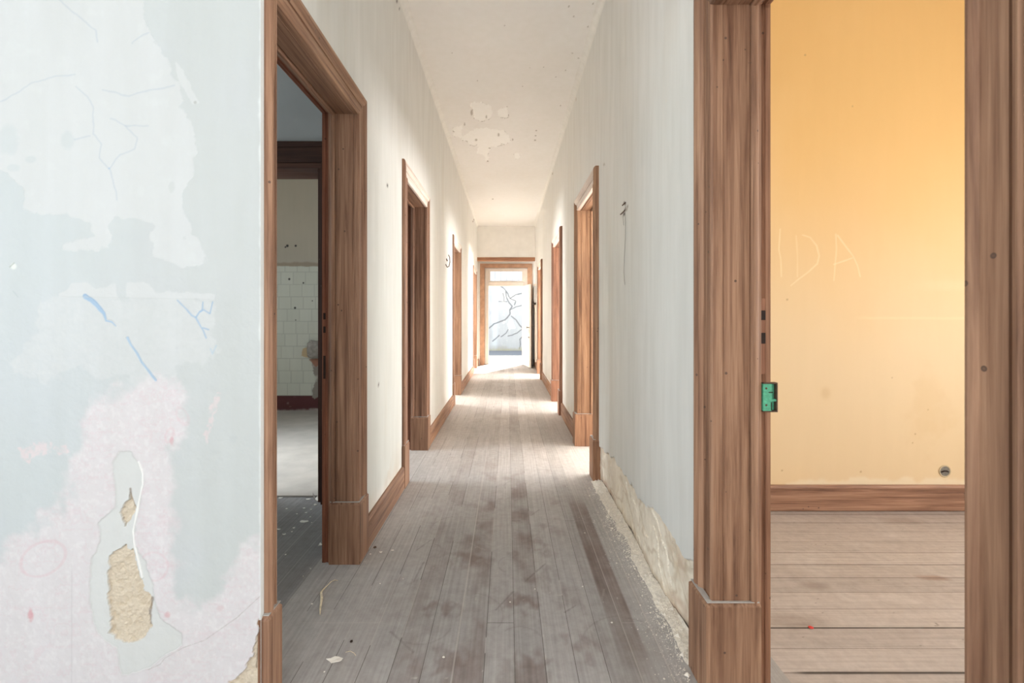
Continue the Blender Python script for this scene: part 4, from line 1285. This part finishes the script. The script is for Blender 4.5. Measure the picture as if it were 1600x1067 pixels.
# grey service cupboard with a rounded white frame low on the right wall by the entrance
org = (XR, 11.75, 0)
cu = empty('wall_cupboard', org, 'tall grey cupboard panel with rounded white frame beside the entrance door', 'cupboard')
cy0, cy1, cz1 = 11.33, 12.22, 1.60
pts_o, pts_i = [], []
for k in range(9):
    t = math.pi / 2 * k / 8
    pts_o.append((cy0 + 0.10 - 0.10 * math.cos(t), cz1 - 0.10 + 0.10 * math.sin(t)))
    pts_i.append((cy0 + 0.10 - 0.04 * math.cos(t), cz1 - 0.10 + 0.04 * math.sin(t)))
outl = [(cy0, 0.17)] + pts_o + [(cy1, cz1)]
inn = [(cy0 + 0.06, 0.17)] + pts_i + [(cy1, cz1 - 0.06)]
b = MB()
for i in range(len(outl) - 1):
    q = [outl[i], outl[i + 1], inn[i + 1], inn[i]]
    b.prism([(XR + 0.001, y, z) for y, z in q], [(XR - 0.045, y, z) for y, z in q])
b.build('frame', M_WHITEWOOD, cu, org)
MB().box(XR - 0.02, XR + 0.001, cy0 + 0.06, cy1, 0.17, cz1 - 0.05).build('panel', M_GREY, cu, org)
org = (XR, 11.8, 1.66)
mb = empty('meter_box', org, 'flat grey meter box on the right wall above the rounded cupboard', 'meter box')
MB().box(XR - 0.05, XR + 0.001, 11.42, 12.2, 1.66, 2.08).build('body', M_GREY, mb, org, bevel=0.006)
MB().box(XR - 0.058, XR - 0.05, 11.46, 12.16, 1.70, 2.04).build('lid', M_GREY, mb, org, bevel=0.004)
MB().lathe((XR - 0.05, 11.5, 2.10), (-1, 0, 0), [(0.03, -0.05), (0.03, 0.0), (0.02, 0.02), (0.008, 0.028)], 14).build('lamp_holder', M_WHITEWOOD, mb, org)

# ------------------------------------------------------------------ the street outside
MB().box(-9, 9, YE + 0.25, 15.6, -0.12, -0.02).build('pavement', M_PAVE, kind='structure')['label'] = 'sunlit pale pavement outside the entrance'
MB().box(-9, 9, 15.6, 18.3, -0.12, -0.025).build('street', M_ROAD, kind='structure')['label'] = 'grey asphalt street at the foot of the cracked wall'
YW = 17.8
SW = F / YW


def street_col(X, Z):
    px, py = 793 + X * SW, 495 - (Z - CH) * SW
    n1 = fbm(px * 0.05, py * 0.05, 801, 5); n2 = fbm(px * 0.25, py * 0.25, 802, 4)
    C = np.broadcast_to(lin((150, 155, 160)), X.shape + (3,)).copy()
    C = mixc(C, sst(-0.2, 0.6, n1) * 0.5, (136, 142, 148)); C = mixc(C, sst(0.1, 0.7, n2) * 0.35, (166, 169, 170))
    C = mixc(C, sst(7, 1, np.abs(px - 773 - 2 * n1)) * 0.4, (176, 188, 200))
    for poly in ([(780, 452), (788, 449), (793, 462), (790, 474), (783, 470)], [(796, 462), (808, 458), (810, 470), (800, 474), (794, 470)], [(796, 498), (802, 502), (804, 512), (796, 514), (792, 506)], [(786, 500), (790, 502), (786, 507)]):
        C = mixc(C, soft(px, py, poly, 2.5, 0.7, 803, 0.2) * 0.8, (192, 194, 192))
    for p, w in (([(781, 446), (788, 452), (793, 458), (797, 466), (806, 460), (815, 458)], 0.9), ([(790, 456), (792, 466), (795, 472), (800, 478), (797, 484)], 1.0), ([(797, 484), (797, 490), (793, 496), (789, 500), (781, 503), (772, 506), (764, 513)], 1.0), ([(799, 494), (806, 500), (812, 508), (817, 513)], 0.8),
                 ([(794, 515), (790, 521), (783, 526)], 0.6), ([(780, 524), (776, 528), (770, 533)], 0.7), ([(817, 513), (808, 520), (800, 524), (794, 525)], 0.6), ([(816, 526), (812, 530), (813, 537), (812, 545)], 0.7), ([(779, 471), (792, 471)], 0.4), ([(797, 484), (806, 479), (815, 477)], 0.5), ([(797, 466), (806, 470), (804, 476)], 0.8), ([(786, 458), (788, 470)], 0.7)):
        C = mixc(C, sst(w + 0.6, w * 0.4, line_d(px + 0.8 * n2, py + 0.8 * n1, p)) * 0.9, (84, 86, 92))
    C = mixc(C, sst(1.4, 0.5, np.sqrt(((px - 766) / 1.6) ** 2 + ((py - 489) / 3) ** 2)) * 0.7, (140, 146, 156))
    C = mixc(C, sst(538, 548, py + 6 * n1) * 0.7, (128, 128, 122)); C = mixc(C, sst(540, 548, py + 5 * n2) * 0.4, (140, 138, 96))
    return C


g = Grid()
g.add(arr((-6, -1.6, 0.2), (-1.6, 1.9, 0.012), (1.9, 6, 0.2)), arr((-0.03, 2.75, 0.012)), lambda U, V, d: (U, YW + 0 * U, V), street_col)
g.box(-6, 6, YW + 0.005, YW + 0.3, -0.03, 2.75, (200, 202, 202))
o = g.build('wall_street', M_PEEL, kind='structure')
tag(o, 'whitewashed street wall with dark branching cracks beyond the entrance')

# ------------------------------------------------------------------ things on the walls
def wall_pt(xw, px, py, off=0.0):
    """point on a corridor wall face seen at that pixel"""
    x = xw
    y = xw * F / (px - 793)
    return (x - math.copysign(off, xw), y, CH - (py - 495) * y / F)


pts = [wall_pt(XR, px, py, of) for px, py, of in ((978.5, 322, 0.002), (979.3, 330, 0.010), (979.5, 350, 0.008), (978.8, 375, 0.007), (977.4, 400, 0.007), (976.4, 425, 0.006), (977.8, 445, 0.006))]
org = pts[0]
wr = MB().tube(pts, 0.0013, 6).build('hanging_wire', M_WIRE, None, org)
tag(wr, 'thin grey wire hanging down the right corridor wall', 'wire')
p2 = [wall_pt(XR, px, py, of) for px, py, of in ((976.6, 326, 0.002), (976.5, 338, 0.012), (977, 352, 0.010))]
MB().tube(p2, 0.0012, 6).build('wire_strand', M_WIRE, wr, org)
p3 = [wall_pt(XR, px, py, of) for px, py, of in ((978, 316, 0.001), (977, 320, 0.014), (976.5, 321, 0.016))]
MB().tube(p3, 0.004, 6).build('wire_stub', M_IRON, wr, org)
p3 = [wall_pt(XR, px, py, of) for px, py, of in ((977, 328, 0.001), (975, 334, 0.016), (974, 335, 0.018))]
MB().tube(p3, 0.004, 6).build('wire_stub', M_IRON, wr, org)

pts = [wall_pt(XL, px, py, of) for px, py, of in ((700.3, 398, 0.002), (700.4, 402, 0.02), (699.6, 409, 0.03), (697.5, 416, 0.035), (695, 417.5, 0.03), (694, 413, 0.02))]
hk = MB().tube(pts, 0.006, 6).build('wire_hook', M_IRON, None, pts[0])
tag(hk, 'dark bent wire hook sticking out of the left corridor wall', 'wire hook')
p3 = [wall_pt(XL, px, py, of) for px, py, of in ((697.3, 404, 0.001), (697.2, 408, 0.015))]
MB().tube(p3, 0.007, 6).build('nail', M_IRON, hk, pts[0])

# round open socket box in the yellow wall
c = ((1476 - 793) * YY / F, YY, CH - (736 - 495) * YY / F)
so = empty('socket_box', c, 'round empty socket box low on the yellow wall', 'socket box')
MB().lathe(c, (0, -1, 0), [(0.038, -0.002), (0.041, 0.002), (0.038, 0.0045), (0.033, 0.003), (0.032, -0.002)], 28).build('rim', M_RIM, so, c)
MB().lathe(c, (0, -1, 0), [(0.033, -0.002), (0.033, 0.0022)], 28).build('box', M_SOCKET, so, c)
MB().tube([(c[0] - 0.026, YY - 0.004, c[2] - 0.006), (c[0] - 0.012, YY - 0.010, c[2] + 0.004), (c[0] + 0.004, YY - 0.012, c[2] + 0.005), (c[0] + 0.022, YY - 0.004, c[2] - 0.004)], 0.0035, 6).build('wire_end', M_DARK, so, c)

# broken lump of mortar on the tiled wall
rr = np.random.default_rng(5)
bm = bmesh.new()
bmesh.ops.create_icosphere(bm, subdivisions=4, radius=1.0)
cx, cz = -2.665, CH - (545.5 - 495) * YT / F
for v in bm.verts:
    n = float(fbm(np.array([v.co.x * 2 + v.co.y]), np.array([v.co.z * 2 + 3]), 900, 4)[0])
    k = 1 + 0.22 * n
    sgn = lambda a: math.copysign(abs(a) ** 0.55, a)
    v.co = Vector((sgn(v.co.x) * 0.115 * k, sgn(v.co.y) * 0.09 * k, sgn(v.co.z) * 0.125 * k))
me = bpy.data.meshes.new('mortar_lump'); bm.to_mesh(me); bm.free(); me.materials.append(M_MORTAR)
o = bpy.data.objects.new('mortar_lump', me); COL.objects.link(o); o.location = (cx + 0.06, YT - 0.03, cz)
tag(o, 'broken lump of grey mortar on the tiled wall', 'mortar')

# ------------------------------------------------------------------ things on the floor
def floor_pt(px, py, z=0.0):
    y = (CH - z) * F / (py - 495)
    return ((px - 793) * y / F, y, z)


def flake(name, px, py, w, d, label, seed, curl=0.004, group=None, mat=None, cat='paint flake', zb=0.0):
    r = random.Random(seed)
    x, y, z = floor_pt(px, py); z += zb
    n = 14
    ring = []
    for k in range(n):
        t = 2 * math.pi * k / n
        q = 1 + r.uniform(-0.28, 0.22)
        ring.append((math.cos(t) * w / 2 * q, math.sin(t) * d / 2 * q))
    top, bot = [], []
    ca, sa = math.cos(r.uniform(0, 6.28)), math.sin(r.uniform(0, 6.28))
    for u, v in ring:
        h = curl * (((u * ca + v * sa) / (w / 2)) ** 2)
        bot.append((x + u, y + v, z + 0.0004 + h)); top.append((x + u * 0.97, y + v * 0.97, z + 0.0004 + h + 0.0016))
    b = MB()
    cb = len(bot)
    b.v = bot + top + [(x, y, z + 0.0004), (x, y, z + 0.0022)]
    for k in range(n):
        k2 = (k + 1) % n
        b.f += [[k, k2, n + k2, n + k], [n + k, n + k2, 2 * n + 1], [k2, k, 2 * n]]
    o = b.build(name, mat or M_FLAKE, None, (x, y, z))
    tag(o, label, cat, group)
    return o


big = flake('paint_flake', 524, 1031, 0.062, 0.030, 'largest white paint flake lying on the corridor floor in front', 3, 0.006)
x, y, z = floor_pt(524, 1031)
b = [floor_pt(px, py, 0.004) for px, py in ((540, 1019), (547, 1017), (553, 1020), (556, 1024))]
tag(MB().tube(b, 0.0012, 5).build('curled_thread', M_STRAW, None, b[0]), 'thin grey curled thread beside the largest white flake', 'thread')
cs = [floor_pt(px, py, 0.004) for px, py in ((528, 907), (523, 906), (517, 909), (511, 915), (504, 922), (501.5, 926), (502.5, 935), (500.5, 950), (500, 960))]
tag(MB().tube(cs, [0.0014, 0.002, 0.0022, 0.0024, 0.0034, 0.0056, 0.006, 0.0046, 0.0016], 7).build('straw', M_STRAW, None, cs[0]), 'bent strip of dry straw on the floor by the left doorway', 'straw')

chips = [(595, 863, 0.016, 0.013), (613, 860, 0.018, 0.010), (693, 1027, 0.009, 0.009), (797, 941, 0.007, 0.007), (910, 917, 0.007, 0.007), (956, 973, 0.009, 0.008), (836, 921, 0.006, 0.006), (579, 866, 0.010, 0.010), (507, 1050, 0.007, 0.006), (630, 905, 0.006, 0.005), (886, 760, 0.008, 0.007), (594, 912, 0.008, 0.006)]
for k, (px, py, w, d) in enumerate(chips):
    flake('paint_chip' if k == 0 else 'paint_chip.%03d' % k, px, py, w, d, 'tiny white paint chip lying on the corridor boards', 20 + k, 0.002, 'white paint chips on the corridor floor', cat='paint chip')
dark = [(439, 778, 0.030, 0.020), (482, 780, 0.034, 0.022), (475, 794, 0.018, 0.012), (478, 801, 0.016, 0.011), (459, 825, 0.014, 0.010), (436, 827, 0.022, 0.012), (444, 835, 0.020, 0.012), (456, 831, 0.010, 0.008), (448, 795, 0.014, 0.010), (486, 796, 0.012, 0.010), (464, 803, 0.012, 0.008), (485, 808, 0.012, 0.009), (493, 789, 0.022, 0.018), (487, 817, 0.010, 0.008), (485, 889, 0.008, 0.008), (446, 867, 0.010, 0.009), (474, 901, 0.006, 0.005), (487, 944, 0.010, 0.006), (500, 852, 0.018, 0.03)]
flake('paint_flake.001', 475, 815, 0.058, 0.032, 'broad white flake among the chips inside the dark left room', 61, 0.004)
flake('paint_flake.002', 494, 782, 0.042, 0.05, 'curled white flake beside the jamb in the dark left room', 62, 0.02)
for k, (px, py, w, d) in enumerate(dark):
    flake('plaster_chip' if k == 0 else 'plaster_chip.%03d' % k, px, py, w, d, 'small white chip scattered on the dark floor past the left doorway', 80 + k, 0.003, 'white chips on the dark room floor', cat='plaster chip')

# small dark pebble by the skirting and a red scrap in the yellow room
def pebble(name, px, py, r, mat, label, cat, flat=0.6):
    x, y, z = floor_pt(px, py)
    bm = bmesh.new(); bmesh.ops.create_icosphere(bm, subdivisions=2, radius=r)
    for v in bm.verts:
        k = 1 + 0.25 * (rng.random() - 0.5)
        v.co = Vector((v.co.x * k, v.co.y * k, v.co.z * flat * k))
    me = bpy.data.meshes.new(name); bm.to_mesh(me); bm.free(); me.materials.append(mat)
    o = bpy.data.objects.new(name, me); COL.objects.link(o); o.location = (x, y, r * flat * 0.85)
    tag(o, label, cat)


pebble('pebble', 586, 856, 0.009, M_IRON, 'small dark pebble at the foot of the left skirting board', 'pebble')
pebble('nut_shell', 549, 1003, 0.006, M_DARK, 'tiny dark crumb on the boards above the large white flake', 'crumb')
pebble('plastic_scrap', 1267, 981, 0.010, M_RED, 'tiny red plastic scrap on the yellow room floor', 'scrap', 0.3)

# crumbled plaster along the foot of the right wall (nobody could count it)
b = MB()
r = random.Random(12)
for k in range(7000):
    y = r.uniform(1.62, 3.62)
    u = abs(r.gauss(0, 1))
    x = XR + 0.004 - u * (0.036 + 0.028 * (1 + math.sin(y * 5.1) * 0.5 + math.sin(y * 13.7) * 0.4)) - 0.004
    if x < 0.45: continue
    if y < 1.71 and x > 0.655: continue
    s = min(0.013, 0.0011 + abs(r.gauss(0, 0.0013)) + (abs(r.gauss(0, 0.004)) if r.random() < 0.06 else 0)) * (1.0 if u < 1.2 else 0.6)
    z = s * 0.35 + max(0.0, 0.020 * (1 - u * 1.1)) * r.random()
    c0 = (x, y, z)
    base = len(b.v)
    for dx, dy, dz in ((1, 0, 0), (-1, 0, 0), (0, 1, 0), (0, -1, 0), (0, 0, 0.75), (0, 0, -0.6)):
        q = s * (1 + r.uniform(-0.35, 0.35))
        b.v.append((x + dx * q, y + dy * q, max(0.0, z + dz * q)))
    for f in ((0, 2, 4), (2, 1, 4), (1, 3, 4), (3, 0, 4), (2, 0, 5), (1, 2, 5), (3, 1, 5), (0, 3, 5)):
        b.f.append([base + i for i in f])
# dust bank under the crumbs: a low uneven heap
ys = np.linspace(1.70, 3.60, 240); us = np.linspace(0, 1, 26)
Yg, Ug = np.meshgrid(ys, us)
wd = 0.085 + 0.045 * fbm(Yg * 2.3, Yg * 0 + 3, 951, 4) + 0.03 * fbm(Yg * 9, Yg * 0 + 7, 952, 3)
Xg = XR + 0.02 - Ug * (wd + 0.02)
Zg = 0.0004 + 0.011 * (1 - Ug) ** 2 * (1 + 0.7 * fbm(Yg * 12, Ug * 6, 953, 4)) - 0.0035 * Ug ** 3
Vv = np.stack([Xg, Yg, Zg], -1).reshape(-1, 3)
i = (np.arange(25)[:, None] * 240 + np.arange(239)[None, :]).ravel()
q = np.stack([i, i + 1, i + 241, i + 240], 1)[:, ::-1]
base = len(b.v)
b.v += [tuple(v) for v in Vv]
b.f += (q + base).tolist()
o = b.build('plaster_rubble', M_RUBBLE, None, (0.66, 2.6, 0))
tag(o, 'crumbled plaster scattered along the foot of the right corridor wall', 'rubble', None, 'stuff')
